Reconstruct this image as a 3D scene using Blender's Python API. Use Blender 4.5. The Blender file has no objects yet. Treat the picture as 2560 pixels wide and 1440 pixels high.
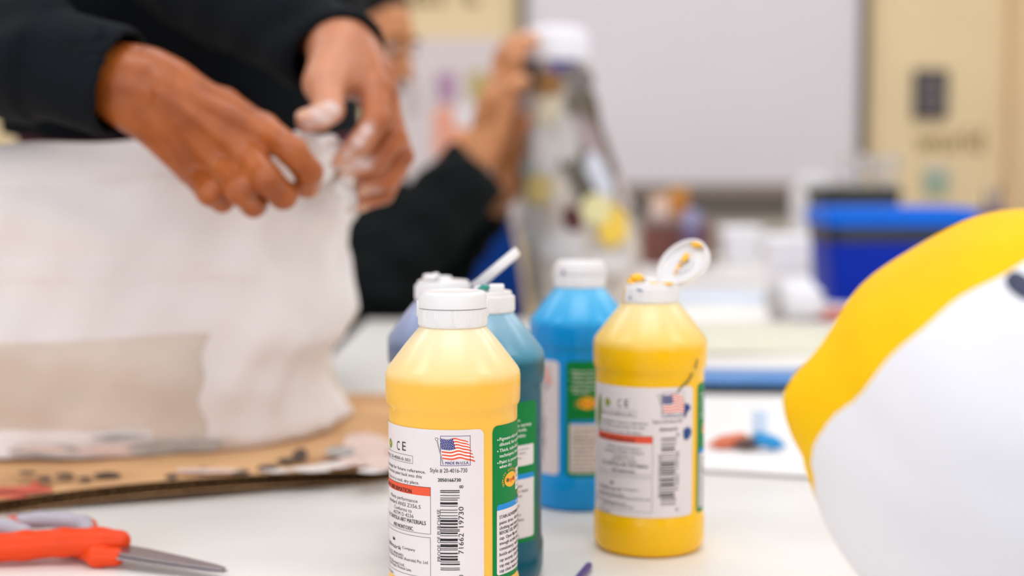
import bpy, bmesh, math, random
import numpy as np
from mathutils import Vector, Matrix

random.seed(7); np.random.seed(7)
PI = math.pi
SC = bpy.context.scene
COL = SC.collection

# ------------------------------------------------------------------ camera, light, exposure
TZ = 0.74                      # table height
CAMZ = TZ + 0.2364
FPX = 3555.6                   # 50 mm on 36 mm at 2560 px
PITCH = math.atan(280.0 / FPX)
CP, SP = math.cos(PITCH), math.sin(PITCH)

cam_data = bpy.data.cameras.new('camera')
cam_data.lens = 50; cam_data.sensor_width = 36
cam_data.clip_start = 0.02; cam_data.clip_end = 60
cam = bpy.data.objects.new('camera', cam_data); COL.objects.link(cam)
cam.location = (0, 0, CAMZ)
cam.rotation_euler = (PI / 2 - PITCH, 0, 0)
cam_data.dof.use_dof = True
cam_data.dof.focus_distance = 0.722
cam_data.dof.aperture_fstop = 3.7
SC.camera = cam

SC.view_settings.view_transform = 'Standard'
SC.view_settings.look = 'None'
SC.view_settings.gamma = 1
SC.view_settings.use_curve_mapping = False
SC.view_settings.exposure = -1.2

world = bpy.data.worlds.new('world'); SC.world = world
world.use_nodes = True
wbg = world.node_tree.nodes['Background']
wbg.inputs[0].default_value = (0.88, 0.95, 1.06, 1)
wbg.inputs[1].default_value = 5.8

CEIL = 2.9
LAMPS = []                     # (x, y) of ceiling panels
for ly in (0.3, 2.1, 3.9):
    for lx in (-1.9, 0.0, 1.9):
        LAMPS.append((lx, ly))
LAMP_POWER = {0.3: 24.0, 2.1: 22.0, 3.9: 38.0}
for (lx, ly) in LAMPS:
    ld = bpy.data.lights.new('ceiling_lamp', 'AREA')
    ld.shape = 'RECTANGLE'; ld.size = 1.15; ld.size_y = 0.55
    ld.energy = LAMP_POWER[ly]; ld.color = (0.95, 0.985, 1.06)
    lo = bpy.data.objects.new('ceiling_lamp', ld); COL.objects.link(lo)
    lo.location = (lx, ly, CEIL - 0.05)

# ------------------------------------------------------------------ picture -> world helpers
def ray(px, py):
    a = (px - 1280.0) / FPX; b = (720.0 - py) / FPX
    return np.array([a, b * SP + CP, b * CP - SP])
def P(px, py, Y):
    d = ray(px, py); t = Y / d[1]
    return np.array([d[0] * t, Y, CAMZ + d[2] * t])
def G(px, py, z=0.0):
    d = ray(px, py); t = (TZ + z - CAMZ) / d[2]
    return np.array([d[0] * t, d[1] * t, TZ + z])

# ------------------------------------------------------------------ materials
def lin(c):
    out = []
    for v in c[:3]:
        v /= 255.0
        out.append(v / 12.92 if v <= 0.04045 else ((v + 0.055) / 1.055) ** 2.4)
    return (out[0], out[1], out[2], 1)
def mat(name, rgb, rough=0.5, var=0.06, scale=40.0, bump=0.0, bscale=200.0, metal=0.0, spec=0.5, trans=0.0, sss=0.0, sheen=0.0, coords='Object', rgb2=None):
    m = bpy.data.materials.new(name); m.use_nodes = True
    nt = m.node_tree; b = nt.nodes['Principled BSDF']
    b.inputs['Roughness'].default_value = rough
    b.inputs['Metallic'].default_value = metal
    b.inputs['Specular IOR Level'].default_value = spec
    b.inputs['Transmission Weight'].default_value = trans
    if sss:
        b.inputs['Subsurface Weight'].default_value = sss
        b.inputs['Subsurface Radius'].default_value = (0.012, 0.006, 0.004)
        b.inputs['Subsurface Scale'].default_value = 0.6
    if sheen:
        b.inputs['Sheen Weight'].default_value = sheen
    tc = nt.nodes.new('ShaderNodeTexCoord')
    nz = nt.nodes.new('ShaderNodeTexNoise'); nz.inputs['Scale'].default_value = scale; nz.inputs['Detail'].default_value = 4
    nt.links.new(tc.outputs[coords], nz.inputs['Vector'])
    rp = nt.nodes.new('ShaderNodeValToRGB')
    c = lin(rgb)
    lo = lin(rgb2) if rgb2 else tuple(v * (1 - var) for v in c[:3]) + (1,)
    hi = tuple(min(1, v * (1 + var)) for v in c[:3]) + (1,)
    rp.color_ramp.elements[0].position = 0.35; rp.color_ramp.elements[0].color = lo
    rp.color_ramp.elements[1].position = 0.65; rp.color_ramp.elements[1].color = hi
    nt.links.new(nz.outputs['Fac'], rp.inputs['Fac'])
    nt.links.new(rp.outputs['Color'], b.inputs['Base Color'])
    if bump:
        n2 = nt.nodes.new('ShaderNodeTexNoise'); n2.inputs['Scale'].default_value = bscale; n2.inputs['Detail'].default_value = 3
        nt.links.new(tc.outputs[coords], n2.inputs['Vector'])
        bp = nt.nodes.new('ShaderNodeBump'); bp.inputs['Strength'].default_value = bump; bp.inputs['Distance'].default_value = 0.002
        nt.links.new(n2.outputs['Fac'], bp.inputs['Height'])
        nt.links.new(bp.outputs['Normal'], b.inputs['Normal'])
    m['ramp'] = rp.name
    return m
def bottle_mat(name, paint, pale, pale_top, fill=0.1315):
    m = bpy.data.materials.new(name); m.use_nodes = True
    nt = m.node_tree; b = nt.nodes['Principled BSDF']
    b.inputs['Roughness'].default_value = 0.25
    b.inputs['Specular IOR Level'].default_value = 0.35
    tc = nt.nodes.new('ShaderNodeTexCoord'); sx = nt.nodes.new('ShaderNodeSeparateXYZ')
    nt.links.new(tc.outputs['Object'], sx.inputs[0])
    nz = nt.nodes.new('ShaderNodeTexNoise'); nz.inputs['Scale'].default_value = 60
    nt.links.new(tc.outputs['Object'], nz.inputs['Vector'])
    ma = nt.nodes.new('ShaderNodeMath'); ma.operation = 'MULTIPLY_ADD'
    ma.inputs[1].default_value = 0.002; nt.links.new(nz.outputs['Fac'], ma.inputs[0]); nt.links.new(sx.outputs['Z'], ma.inputs[2])
    mr = nt.nodes.new('ShaderNodeMapRange'); mr.inputs[1].default_value = 0.10; mr.inputs[2].default_value = 0.16
    nt.links.new(ma.outputs[0], mr.inputs[0])
    rp = nt.nodes.new('ShaderNodeValToRGB')
    f = (fill - 0.10) / 0.06
    e = rp.color_ramp.elements
    e[0].position = f - 0.03; e[0].color = lin(paint)
    e[1].position = f + 0.05; e[1].color = lin(pale)
    e2 = rp.color_ramp.elements.new(min(0.98, f + 0.35)); e2.color = lin(pale_top)
    nt.links.new(mr.outputs[0], rp.inputs[0])
    nt.links.new(rp.outputs[0], b.inputs['Base Color'])
    b.inputs['Subsurface Weight'].default_value = 0.25
    b.inputs['Subsurface Radius'].default_value = (0.01, 0.008, 0.005)
    b.inputs['Subsurface Scale'].default_value = 0.5
    return m

M = {}
M['table'] = mat('white_laminate', (243, 240, 233), 0.38, 0.015, 6, rgb2=(238, 234, 227))
M['table_edge'] = mat('grey_edge_band', (150, 140, 132), 0.5)
M['metal'] = mat('brushed_steel', (160, 150, 154), 0.32, 0.05, 200, metal=0.9)
M['dark_metal'] = mat('dark_steel', (60, 60, 62), 0.4, metal=0.7)
M['cap'] = mat('white_cap_plastic', (234, 230, 229), 0.3, 0.01)
M['paper'] = mat('label_paper', (231, 220, 219), 0.5, 0.01, spec=0.25)
M['ink'] = mat('black_ink', (22, 18, 20), 0.6)
M['greyink'] = mat('grey_ink', (70, 64, 66), 0.6)
M['navy'] = mat('navy_ink', (35, 38, 120), 0.6)
M['red'] = mat('red_ink', (235, 82, 44), 0.6, 0.02)
M['white'] = mat('white_ink', (240, 236, 232), 0.6, 0.02)
M['green'] = mat('green_label', (0, 126, 58), 0.5, 0.03, spec=0.2)
M['ltblue'] = mat('light_blue_ink', (32, 142, 214), 0.5, 0.02, spec=0.2)
M['logo'] = mat('amber_ink', (248, 178, 26), 0.5, 0.03)
M['olive'] = mat('olive_ink', (120, 150, 50), 0.5, 0.03)
M['poly'] = mat('grey_ink_pole', (150, 146, 150), 0.5)
M['orange_paint'] = mat('orange_yellow_paint', (255, 188, 12), 0.3, 0.03)
M['blue_paint'] = mat('dark_blue_paint', (24, 66, 130), 0.4, 0.1)
M['teal_paint'] = mat('teal_paint', (40, 140, 130), 0.35, 0.1)
M['grey_smear'] = mat('grey_smear', (110, 105, 70), 0.5, 0.1)
M['plaster'] = mat('white_plaster_cloth', (236, 226, 221), 0.85, 0.05, 9, bump=0.5, bscale=260)
M['gauze'] = mat('tan_gauze', (222, 205, 190), 0.9, 0.06, 14, bump=0.6, bscale=420)
M['card'] = mat('brown_cardboard', (218, 172, 122), 0.85, 0.1, 18, rgb2=(202, 152, 106))
M['card_core'] = mat('dark_cardboard_flutes', (128, 92, 52), 0.9, 0.25, 60)
M['orange_plastic'] = mat('orange_red_plastic', (232, 68, 14), 0.4, 0.03, spec=0.3)
M['grey_rubber'] = mat('soft_grey_rubber', (182, 176, 184), 0.6, 0.03)
M['sweater'] = mat('dark_navy_knit', (9, 14, 20), 0.9, 0.15, 30, bump=0.25, bscale=500, spec=0.2)
M['black_sweater'] = mat('black_green_knit', (12, 17, 18), 0.9, 0.15, 30, spec=0.2)
M['maroon'] = mat('maroon_cotton', (84, 18, 48), 0.85, 0.1)
M['trousers'] = mat('charcoal_trousers', (40, 42, 50), 0.9, 0.1)
M['shoe'] = mat('black_leather', (22, 22, 24), 0.5)
M['hair'] = mat('black_hair', (13, 10, 9), 0.75, 0.2, 80, spec=0.2, bump=0.6, bscale=120)
M['nail'] = mat('fingernail', (214, 160, 130), 0.35, 0.02)
M['lips'] = mat('lip_skin', (150, 78, 66), 0.5)
M['eye'] = mat('eye_white', (225, 220, 214), 0.3)
M['iris'] = mat('dark_iris', (40, 24, 16), 0.2)
M['yellow_mache'] = mat('yellow_painted_paper', (255, 200, 0), 0.7, 0.04, 12, spec=0.2, rgb2=(252, 190, 2), bump=0.5, bscale=40)
M['white_mache'] = mat('white_painted_paper', (236, 233, 236), 0.7, 0.02, 10, bump=0.5, bscale=40)
M['purple'] = mat('purple_plastic', (66, 58, 140), 0.35, 0.05)
M['wall'] = mat('cream_wall', (236, 212, 168), 0.8, 0.02, 3)
M['wall2'] = mat('pale_wall', (236, 230, 222), 0.85, 0.02, 3)
M['tanwall'] = mat('tan_door_trim', (226, 195, 150), 0.7, 0.02, 3)
M['ceil'] = mat('white_ceiling', (240, 238, 234), 0.9, 0.02)
M['floor'] = mat('grey_vinyl', (150, 142, 134), 0.5, 0.08, 5)
M['board'] = mat('white_board_enamel', (226, 218, 222), 0.5, 0.01, 3)
M['frame'] = mat('bronze_frame', (116, 100, 78), 0.4, 0.05)
M['tray'] = mat('taupe_tray', (136, 122, 110), 0.5, 0.05)
M['cabinet'] = mat('beige_cabinet', (178, 168, 154), 0.6, 0.04)
M['cabinet_top'] = mat('dark_cabinet_top', (66, 58, 52), 0.5, 0.08)
M['chart'] = mat('grey_white_paper', (222, 210, 208), 0.8, 0.02)
M['bluebin'] = mat('dark_blue_plastic', (0, 40, 160), 0.5, 0.05, spec=0.12)
M['bluelid'] = mat('bright_blue_plastic', (0, 100, 214), 0.45, 0.05, spec=0.15)
M['black'] = mat('black_plastic', (26, 28, 32), 0.4, 0.1)
M['brownbox'] = mat('maroon_brown_card', (112, 62, 52), 0.6, 0.1, 12)
M['lilac'] = mat('lilac_plastic', (150, 150, 190), 0.4, 0.05)
M['purplebody'] = mat('purple_grey_plastic', (98, 84, 120), 0.4, 0.05)
M['peach'] = mat('peach_plastic', (226, 178, 146), 0.4, 0.05)
M['orangebox'] = mat('orange_card', (206, 134, 42), 0.6, 0.05)
M['whitefoam'] = mat('white_foam', (238, 236, 240), 0.7, 0.02)
M['bag'] = mat('white_film', (228, 224, 224), 0.4, 0.03, 20)
M['news'] = mat('newsprint', (216, 205, 194), 0.85, 0.12, 25, rgb2=(186, 172, 160))
M['glue'] = mat('milky_wet_paper', (214, 208, 208), 0.6, 0.04)
M['cream_paper'] = mat('pale_cream_paper', (216, 214, 192), 0.8, 0.02)
M['bluesheet'] = mat('pale_blue_paper', (206, 216, 230), 0.8, 0.02)
M['foam'] = mat('foam_board', (238, 234, 231), 0.6, 0.015)
M['foam_edge'] = mat('foam_board_edge', (186, 176, 170), 0.8, 0.03)
M['red_tray'] = mat('orange_red_paint', (214, 108, 84), 0.5, 0.06)
M['greynote'] = mat('green_paper', (160, 180, 160), 0.8, 0.03)
M['lettering'] = mat('olive_brown_vinyl', (150, 124, 72), 0.7, 0.05)
M['poster'] = mat('charcoal_print', (62, 56, 58), 0.7, 0.1)
M['poster_tile'] = mat('grey_print', (110, 102, 104), 0.7, 0.12, 30)
M['chairblue'] = mat('royal_blue_plastic', (0, 76, 176), 0.5, 0.05)
def glass_mat():
    m = bpy.data.materials.new('clear_plastic'); m.use_nodes = True
    b = m.node_tree.nodes['Principled BSDF']
    b.inputs['Base Color'].default_value = (0.95, 0.95, 0.97, 1)
    b.inputs['Roughness'].default_value = 0.05; b.inputs['IOR'].default_value = 1.3
    b.inputs['Transmission Weight'].default_value = 0.92
    return m
M['clear'] = glass_mat()
def lamp_mat():
    m = bpy.data.materials.new('lit_diffuser'); m.use_nodes = True
    b = m.node_tree.nodes['Principled BSDF']
    b.inputs['Emission Color'].default_value = (1, 0.97, 0.94, 1); b.inputs['Emission Strength'].default_value = 2.5
    return m
M['lamp'] = lamp_mat()
def skin_mat(name, rgb, rgb2, plaster=False):
    m = mat(name, rgb, 0.37, 0.08, 45, bump=0.3, bscale=300, sss=0.10, rgb2=rgb2, spec=0.5)
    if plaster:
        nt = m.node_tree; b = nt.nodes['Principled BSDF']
        at = nt.nodes.new('ShaderNodeAttribute'); at.attribute_name = 'plaster'  # mask of whitish highlights painted into the finger colour
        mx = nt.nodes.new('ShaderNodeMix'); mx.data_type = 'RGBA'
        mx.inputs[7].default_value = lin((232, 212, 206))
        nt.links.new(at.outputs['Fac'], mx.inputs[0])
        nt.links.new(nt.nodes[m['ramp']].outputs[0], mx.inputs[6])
        a2 = nt.nodes.new('ShaderNodeAttribute'); a2.attribute_name = 'palm'
        m2 = nt.nodes.new('ShaderNodeMix'); m2.data_type = 'RGBA'
        m2.inputs[7].default_value = lin((214, 150, 116))
        nt.links.new(a2.outputs['Fac'], m2.inputs[0]); nt.links.new(nt.nodes[m['ramp']].outputs[0], m2.inputs[6])
        nt.links.new(m2.outputs[2], mx.inputs[6])
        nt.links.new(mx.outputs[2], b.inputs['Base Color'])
    return m
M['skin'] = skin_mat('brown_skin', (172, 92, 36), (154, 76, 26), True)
M['skin2'] = skin_mat('tan_skin', (206, 140, 92), (190, 122, 74))

# ------------------------------------------------------------------ object helpers
def link(name, me, m=None, parent=None, loc=None, smooth=None):
    if m is not None and len(me.materials) == 0:
        me.materials.append(m)
    o = bpy.data.objects.new(name, me); COL.objects.link(o)
    if parent is not None: o.parent = parent
    if loc is not None: o.location = loc
    return o
def mesh(name, V, Fc, smooth=True, sharp=None):
    me = bpy.data.meshes.new(name)
    me.from_pydata([tuple(map(float, v)) for v in V], [], [tuple(map(int, f)) for f in Fc])
    me.update()
    if smooth:
        me.polygons.foreach_set('use_smooth', np.ones(len(me.polygons), dtype=bool))
        if sharp: me.set_sharp_from_angle(angle=math.radians(sharp))
    return me
def tag(o, label, cat, group=None, kind=None):
    o['label'] = label; o['category'] = cat
    if group: o['group'] = group
    if kind: o['kind'] = kind
    return o
def thing(name, label, cat, loc=(0, 0, 0), rotz=0.0, group=None):
    o = bpy.data.objects.new(name, None); COL.objects.link(o)
    o.empty_display_size = 0.02
    o.location = loc; o.rotation_euler = (0, 0, rotz)
    return tag(o, label, cat, group)
def struct(o):
    o['kind'] = 'structure'; return o
class Acc:
    def __init__(s): s.V = []; s.F = []
    def add(s, V, Fc):
        n = len(s.V); s.V.extend([tuple(map(float, v)) for v in V]); s.F.extend([tuple(i + n for i in f) for f in Fc]); return s
    def mesh(s, name, smooth=True, sharp=35): return mesh(name, s.V, s.F, smooth, sharp)
def box_vf(c, d, bev=0.0, seg=2, rot=None):
    bm = bmesh.new(); bmesh.ops.create_cube(bm, size=1)
    for v in bm.verts: v.co = Vector((v.co.x * d[0], v.co.y * d[1], v.co.z * d[2]))
    if bev > 0: bmesh.ops.bevel(bm, geom=list(bm.edges), offset=bev, segments=seg, profile=0.5, affect='EDGES')
    if rot is not None: bmesh.ops.transform(bm, matrix=rot.to_4x4() if hasattr(rot, 'to_4x4') else rot, verts=bm.verts)
    V = [tuple(v.co + Vector(c)) for v in bm.verts]; bm.verts.index_update()
    Fc = [tuple(v.index for v in f.verts) for f in bm.faces]; bm.free()
    return V, Fc
def box(name, c, d, m, parent=None, bev=0.0, rot=None, seg=2):
    V, Fc = box_vf(c, d, bev, seg, rot)
    return link(name, mesh(name, V, Fc, bev > 0, 40), m, parent)
def lathe_vf(prof, n=64, c=(0, 0, 0), rmod=None, cap0=True, cap1=True, ax=None):
    V = []; Fc = []
    for (r, z) in prof:
        for i in range(n):
            th = 2 * PI * i / n
            rr = r + (rmod(th, z) if rmod else 0)
            V.append((rr * math.cos(th), rr * math.sin(th), z))
    k = len(prof)
    for j in range(k - 1):
        for i in range(n):
            a = j * n + i; b = j * n + (i + 1) % n
            Fc.append((a, b, b + n, a + n))
    if cap0: Fc.append(tuple(reversed(range(n))))
    if cap1: Fc.append(tuple((k - 1) * n + i for i in range(n)))
    if ax is not None:
        q = Vector((0, 0, 1)).rotation_difference(Vector(ax).normalized())
        V = [tuple(q @ Vector(v)) for v in V]
    V = [(v[0] + c[0], v[1] + c[1], v[2] + c[2]) for v in V]
    return V, Fc
def lathe(name, prof, m, parent=None, n=64, c=(0, 0, 0), sharp=35, **kw):
    V, Fc = lathe_vf(prof, n, c, **kw)
    return link(name, mesh(name, V, Fc, True, sharp), m, parent)
def tube_vf(pts, rad, n=10, closed=False, flat=1.0):
    pts = [Vector(p) for p in pts]; k = len(pts)
    rad = rad if hasattr(rad, '__len__') else [rad] * k
    V = []; Fc = []; up = Vector((0, 0, 1))
    for i, p in enumerate(pts):
        if closed: t = pts[(i + 1) % k] - pts[i - 1]
        else: t = pts[min(i + 1, k - 1)] - pts[max(i - 1, 0)]
        t.normalize()
        s = t.cross(up)
        if s.length < 1e-4: s = t.cross(Vector((0, 1, 0)))
        s.normalize(); w = s.cross(t)
        for j in range(n):
            a = 2 * PI * j / n
            V.append(tuple(p + s * (math.cos(a) * rad[i]) + w * (math.sin(a) * rad[i] * flat)))
    for i in range(k if closed else k - 1):
        for j in range(n):
            a = i * n + j; b = i * n + (j + 1) % n; c = ((i + 1) % k) * n
            Fc.append((a, c + j, c + (j + 1) % n, b))
    if not closed:
        Fc.append(tuple(range(n))); Fc.append(tuple(reversed([(k - 1) * n + j for j in range(n)])))
    return V, Fc
def tube(name, pts, rad, m, parent=None, n=10, closed=False, flat=1.0):
    V, Fc = tube_vf(pts, rad, n, closed, flat)
    return link(name, mesh(name, V, Fc, True, 50), m, parent)
def blob(name, c, r, m, parent=None, amp=0.15, n=14, axes=None, seed=0, freq=3.0):
    rng = np.random.RandomState(seed); ph = rng.rand(6) * 6
    V = []; Fc = []; rows = max(6, n // 2 + 2)
    for j in range(rows + 1):
        la = PI * j / rows
        for i in range(n):
            lo = 2 * PI * i / n
            d = np.array([math.sin(la) * math.cos(lo), math.sin(la) * math.sin(lo), math.cos(la)])
            k = 1 + amp * math.sin(la) * (math.sin(freq * d[0] + ph[0] + 2 * d[2]) + math.sin(freq * 1.7 * d[1] + ph[1]) + math.sin(freq * 1.3 * d[2] + ph[2] + d[0])) / 2
            V.append(d * np.array(r) * k)
    for j in range(rows):
        for i in range(n):
            a = j * n + i; b = j * n + (i + 1) % n
            Fc.append((a, a + n, b + n, b))
    V = np.array(V)
    if axes is not None: V = V @ np.array(axes)
    V = V + np.array(c)
    return link(name, mesh(name, V, Fc), m, parent)

# ------------------------------------------------------------------ implicit surfaces (one continuous skin from many round limbs)
def cap_d(Pt, a, ra, b, rb):
    a = np.asarray(a, np.float32); b = np.asarray(b, np.float32); ab = b - a
    t = np.clip(((Pt - a) @ ab) / max(float(ab @ ab), 1e-12), 0, 1)
    q = Pt - a - t[:, None] * ab
    return np.sqrt((q * q).sum(1)) - (ra + t * (rb - ra))
def ell_d(Pt, c, r, R=None):
    q = Pt - np.asarray(c, np.float32)
    if R is not None: q = q @ np.asarray(R, np.float32).T
    r = np.asarray(r, np.float32)
    k0 = np.sqrt(((q / r) ** 2).sum(1)); k1 = np.sqrt(((q / (r * r)) ** 2).sum(1)) + 1e-9
    return k0 * (k0 - 1) / k1
def smin(a, b, k):
    h = np.clip(0.5 + 0.5 * (b - a) / k, 0, 1)
    return b + (a - b) * h - k * h * (1 - h)
def smax(a, b, k): return -smin(-a, -b, k)
def nets(fn, lo, hi, h):
    lo = np.asarray(lo, float); hi = np.asarray(hi, float)
    n = np.maximum(np.ceil((hi - lo) / h).astype(int) + 1, 3)
    ax = [lo[i] + h * np.arange(n[i]) for i in range(3)]
    g = np.stack(np.meshgrid(*ax, indexing='ij'), -1).reshape(-1, 3).astype(np.float32)
    v = fn(g).reshape(n).astype(np.float32)
    c = (n - 1)
    S = np.zeros((c[0], c[1], c[2], 3), np.float32); K = np.zeros(tuple(c), np.float32)
    def sl(o): return tuple(slice(o[i], o[i] + c[i]) for i in range(3))
    for axn in range(3):
        o1, o2 = [(1, 2), (0, 2), (0, 1)][axn]
        for p in (0, 1):
            for q in (0, 1):
                a = [0, 0, 0]; a[o1] = p; a[o2] = q; b = list(a); b[axn] = 1
                va = v[sl(a)]; vb = v[sl(b)]
                mk = (va < 0) != (vb < 0)
                t = np.where(mk, va / np.where(mk, va - vb, 1), 0)
                S[..., axn] += np.where(mk, t, 0); S[..., o1] += mk * p; S[..., o2] += mk * q
                K += mk
    act = K > 0
    idx = -np.ones(tuple(c), np.int64); idx[act] = np.arange(act.sum())
    ijk = np.argwhere(act)
    V = lo + h * (ijk + S[act] / K[act][:, None])
    Fs = []
    neg = v < 0
    for axn in range(3):
        o1, o2 = [(1, 2), (2, 0), (0, 1)][axn]
        s0 = [slice(1, -1)] * 3; s0[axn] = slice(0, -1)
        s1 = list(s0); s1[axn] = slice(1, None)
        A = neg[tuple(s0)]; B = neg[tuple(s1)]
        for (flip, mk) in ((False, A & ~B), (True, ~A & B)):
            e = np.argwhere(mk)
            if not len(e): continue
            e = e + 1; e[:, axn] -= 1
            def cell(d1, d2):
                q = e.copy(); q[:, o1] -= d1; q[:, o2] -= d2
                return idx[q[:, 0], q[:, 1], q[:, 2]]
            quad = np.stack([cell(1, 1), cell(0, 1), cell(0, 0), cell(1, 0)], 1)
            if flip: quad = quad[:, ::-1]
            Fs.append(quad)
    Fq = np.concatenate(Fs) if Fs else np.zeros((0, 4), int)
    Fq = Fq[(Fq >= 0).all(1)]
    return V, Fq
def fast_mesh(name, V, Q):
    me = bpy.data.meshes.new(name)
    me.vertices.add(len(V)); me.vertices.foreach_set('co', np.asarray(V, np.float32).ravel())
    me.loops.add(len(Q) * 4); me.loops.foreach_set('vertex_index', np.asarray(Q, np.int32).ravel())
    me.polygons.add(len(Q)); me.polygons.foreach_set('loop_start', np.arange(0, len(Q) * 4, 4, dtype=np.int32))
    me.update(calc_edges=True); me.validate()
    me.polygons.foreach_set('use_smooth', np.ones(len(me.polygons), dtype=bool))
    return me
def hand_fn(palm, fingers, k=0.011, kf=0.009):
    """palm: capsules (a, ra, b, rb); fingers: chains [(point, radius), ...]"""
    def fn(Pt):
        d = None
        for (a, ra, b, rb) in palm:
            e = cap_d(Pt, a, ra, b, rb); d = e if d is None else smin(d, e, k)
        for ch in fingers:
            f = None
            for (p, q) in zip(ch[:-1], ch[1:]):
                e = cap_d(Pt, p[0], p[1], q[0], q[1]); f = e if f is None else smin(f, e, 0.003)
            d = smin(d, f, kf) if ch is fingers[-1] else smin(d, f, 0.0045)
        return d
    return fn
def bounds(palm, fingers, pad=0.012):
    pts = []
    for (a, ra, b, rb) in palm: pts += [np.array(a) - ra, np.array(a) + ra, np.array(b) - rb, np.array(b) + rb]
    for ch in fingers:
        for (p, r) in ch: pts += [np.array(p) - r, np.array(p) + r]
    pts = np.array(pts); return pts.min(0) - pad, pts.max(0) + pad

# ------------------------------------------------------------------ the room
X0, X1, Y0, Y1 = -3.4, 3.0, -1.6, 5.6
def slab(name, c, d, m): return struct(box(name, c, d, m))
slab('floor', ((X0 + X1) / 2, (Y0 + Y1) / 2, -0.05), (X1 - X0 + 0.4, Y1 - Y0 + 0.4, 0.1), M['floor'])
slab('ceiling', ((X0 + X1) / 2, (Y0 + Y1) / 2, CEIL + 0.05), (X1 - X0 + 0.4, Y1 - Y0 + 0.4, 0.1), M['ceil'])
slab('wall_back', ((X0 + X1) / 2, Y1 + 0.05, CEIL / 2), (X1 - X0, 0.1, CEIL), M['wall'])
slab('wall_left', (X0 - 0.05, (Y0 + Y1) / 2, CEIL / 2), (0.1, Y1 - Y0, CEIL), M['wall2'])
slab('wall_right', (X1 + 0.05, (Y0 + Y1) / 2, CEIL / 2), (0.1, Y1 - Y0, CEIL), M['wall2'])
# wall behind the photographer, with an added, unseen opening that lets world light in
a = Acc()
a.add(*box_vf(((X0 + X1) / 2, Y0 - 0.05, 0.45), (X1 - X0, 0.1, 0.9)))
a.add(*box_vf(((X0 + X1) / 2, Y0 - 0.05, 2.65), (X1 - X0, 0.1, 0.5)))
for xx in (X0 + 0.2, -0.2, X1 - 0.2): a.add(*box_vf((xx, Y0 - 0.05, 1.65), (0.4, 0.1, 1.5)))
struct(link('wall_front', a.mesh('wall_front', False), M['wall2']))
pp = P(2555, 400, Y1 - 0.03)
slab('trim_1', (pp[0] + 0.17, Y1 - 0.03, CEIL / 2), (0.46, 0.06, CEIL), M['tanwall'])
slab('baseboard_back', ((X0 + X1) / 2 - 0.3, Y1 - 0.008, 0.05), (X1 - X0 - 0.7, 0.016, 0.1), M['frame'])
LN = ['above the front table', 'above the middle tables', 'above the back tables']
LX = ['over the wall side', 'over the table middle', 'over the door side']
for i, (lx, ly) in enumerate(LAMPS):
    t = thing('ceiling_light', 'white framed ceiling light panel %s, %s' % (LN[i // 3], LX[i % 3]), 'light', (lx, ly, CEIL), 0, 'ceiling light panels')
    a = Acc()
    for s in (-1, 1):
        a.add(*box_vf((s * 0.61, 0, -0.02), (0.03, 0.65, 0.04))); a.add(*box_vf((0, s * 0.31, -0.02), (1.19, 0.03, 0.04)))
    link('frame', a.mesh('light_frame', False), M['cap'], t)
    box('diffuser', (0, 0, -0.015), (1.19, 0.59, 0.01), M['lamp'], t)

# whiteboard on the back wall
YB = Y1 - 0.02
bl, br = P(1318, 300, YB)[0], P(2143, 300, YB)[0]
zb = P(1700, 458, YB)[2]; zt = zb + 1.25
t = thing('whiteboard', 'large blank whiteboard with dark bronze frame on the cream wall', 'whiteboard', ((bl + br) / 2, YB, zb))
w2 = (br - bl) / 2
box('panel', (0, 0, (zt - zb) / 2), (w2 * 2, 0.02, zt - zb), M['board'], t)
fw = 0.036
box('frame', (w2 + fw / 2, -0.01, (zt - zb) / 2), (fw, 0.05, zt - zb + 2 * fw), M['frame'], t, 0.004)
box('frame', (-w2 - fw / 2, -0.01, (zt - zb) / 2), (fw, 0.05, zt - zb + 2 * fw), M['frame'], t, 0.004)
box('frame', (0, -0.01, zt - zb + fw / 2), (w2 * 2, 0.05, fw), M['frame'], t, 0.004)
box('frame', (0, -0.01, -fw / 2), (w2 * 2, 0.05, fw), M['tray'], t, 0.004)
box('pen_tray', (0, -0.06, -0.052), (w2 * 1.9, 0.1, 0.03), M['tray'], t, 0.006)

# paper wall chart left of the whiteboard
YC = Y1 - 0.012
c0 = P(984, 96, YC); c1 = P(1302, 560, YC)
t = thing('wall_chart', 'grey white paper chart with coloured squares beside the whiteboard', 'chart', ((c0[0] + c1[0]) / 2, YC, (c0[2] + c1[2]) / 2))
box('sheet', (0, 0, 0), (c1[0] - c0[0], 0.012, c0[2] - c1[2]), M['chart'], t)
def chart_sq(x0, y0, x1, y1, m, nm='coloured_square'):
    q0 = P(x0, y0, YC - 0.01); q1 = P(x1, y1, YC - 0.01)
    box(nm, ((q0[0] + q1[0]) / 2 - t.location.x, -0.009, (q0[2] + q1[2]) / 2 - t.location.z), (q1[0] - q0[0], 0.006, q0[2] - q1[2]), m, t)
chart_sq(1092, 182, 1140, 255, mat('purple_card', (180, 140, 168), 0.8))
chart_sq(1172, 178, 1212, 250, mat('olive_card', (190, 172, 104), 0.8))
chart_sq(1084, 268, 1140, 395, mat('salmon_card', (238, 166, 140), 0.8))
chart_sq(1140, 270, 1186, 318, M['whitefoam'])
chart_sq(1140, 318, 1200, 395, mat('orange_card2', (240, 160, 110), 0.8))
for k in range(5): chart_sq(1012, 210 + 17 * k, 1048, 217 + 17 * k, mat('faint_print', (190, 176, 170), 0.8), 'text_line')

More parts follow.
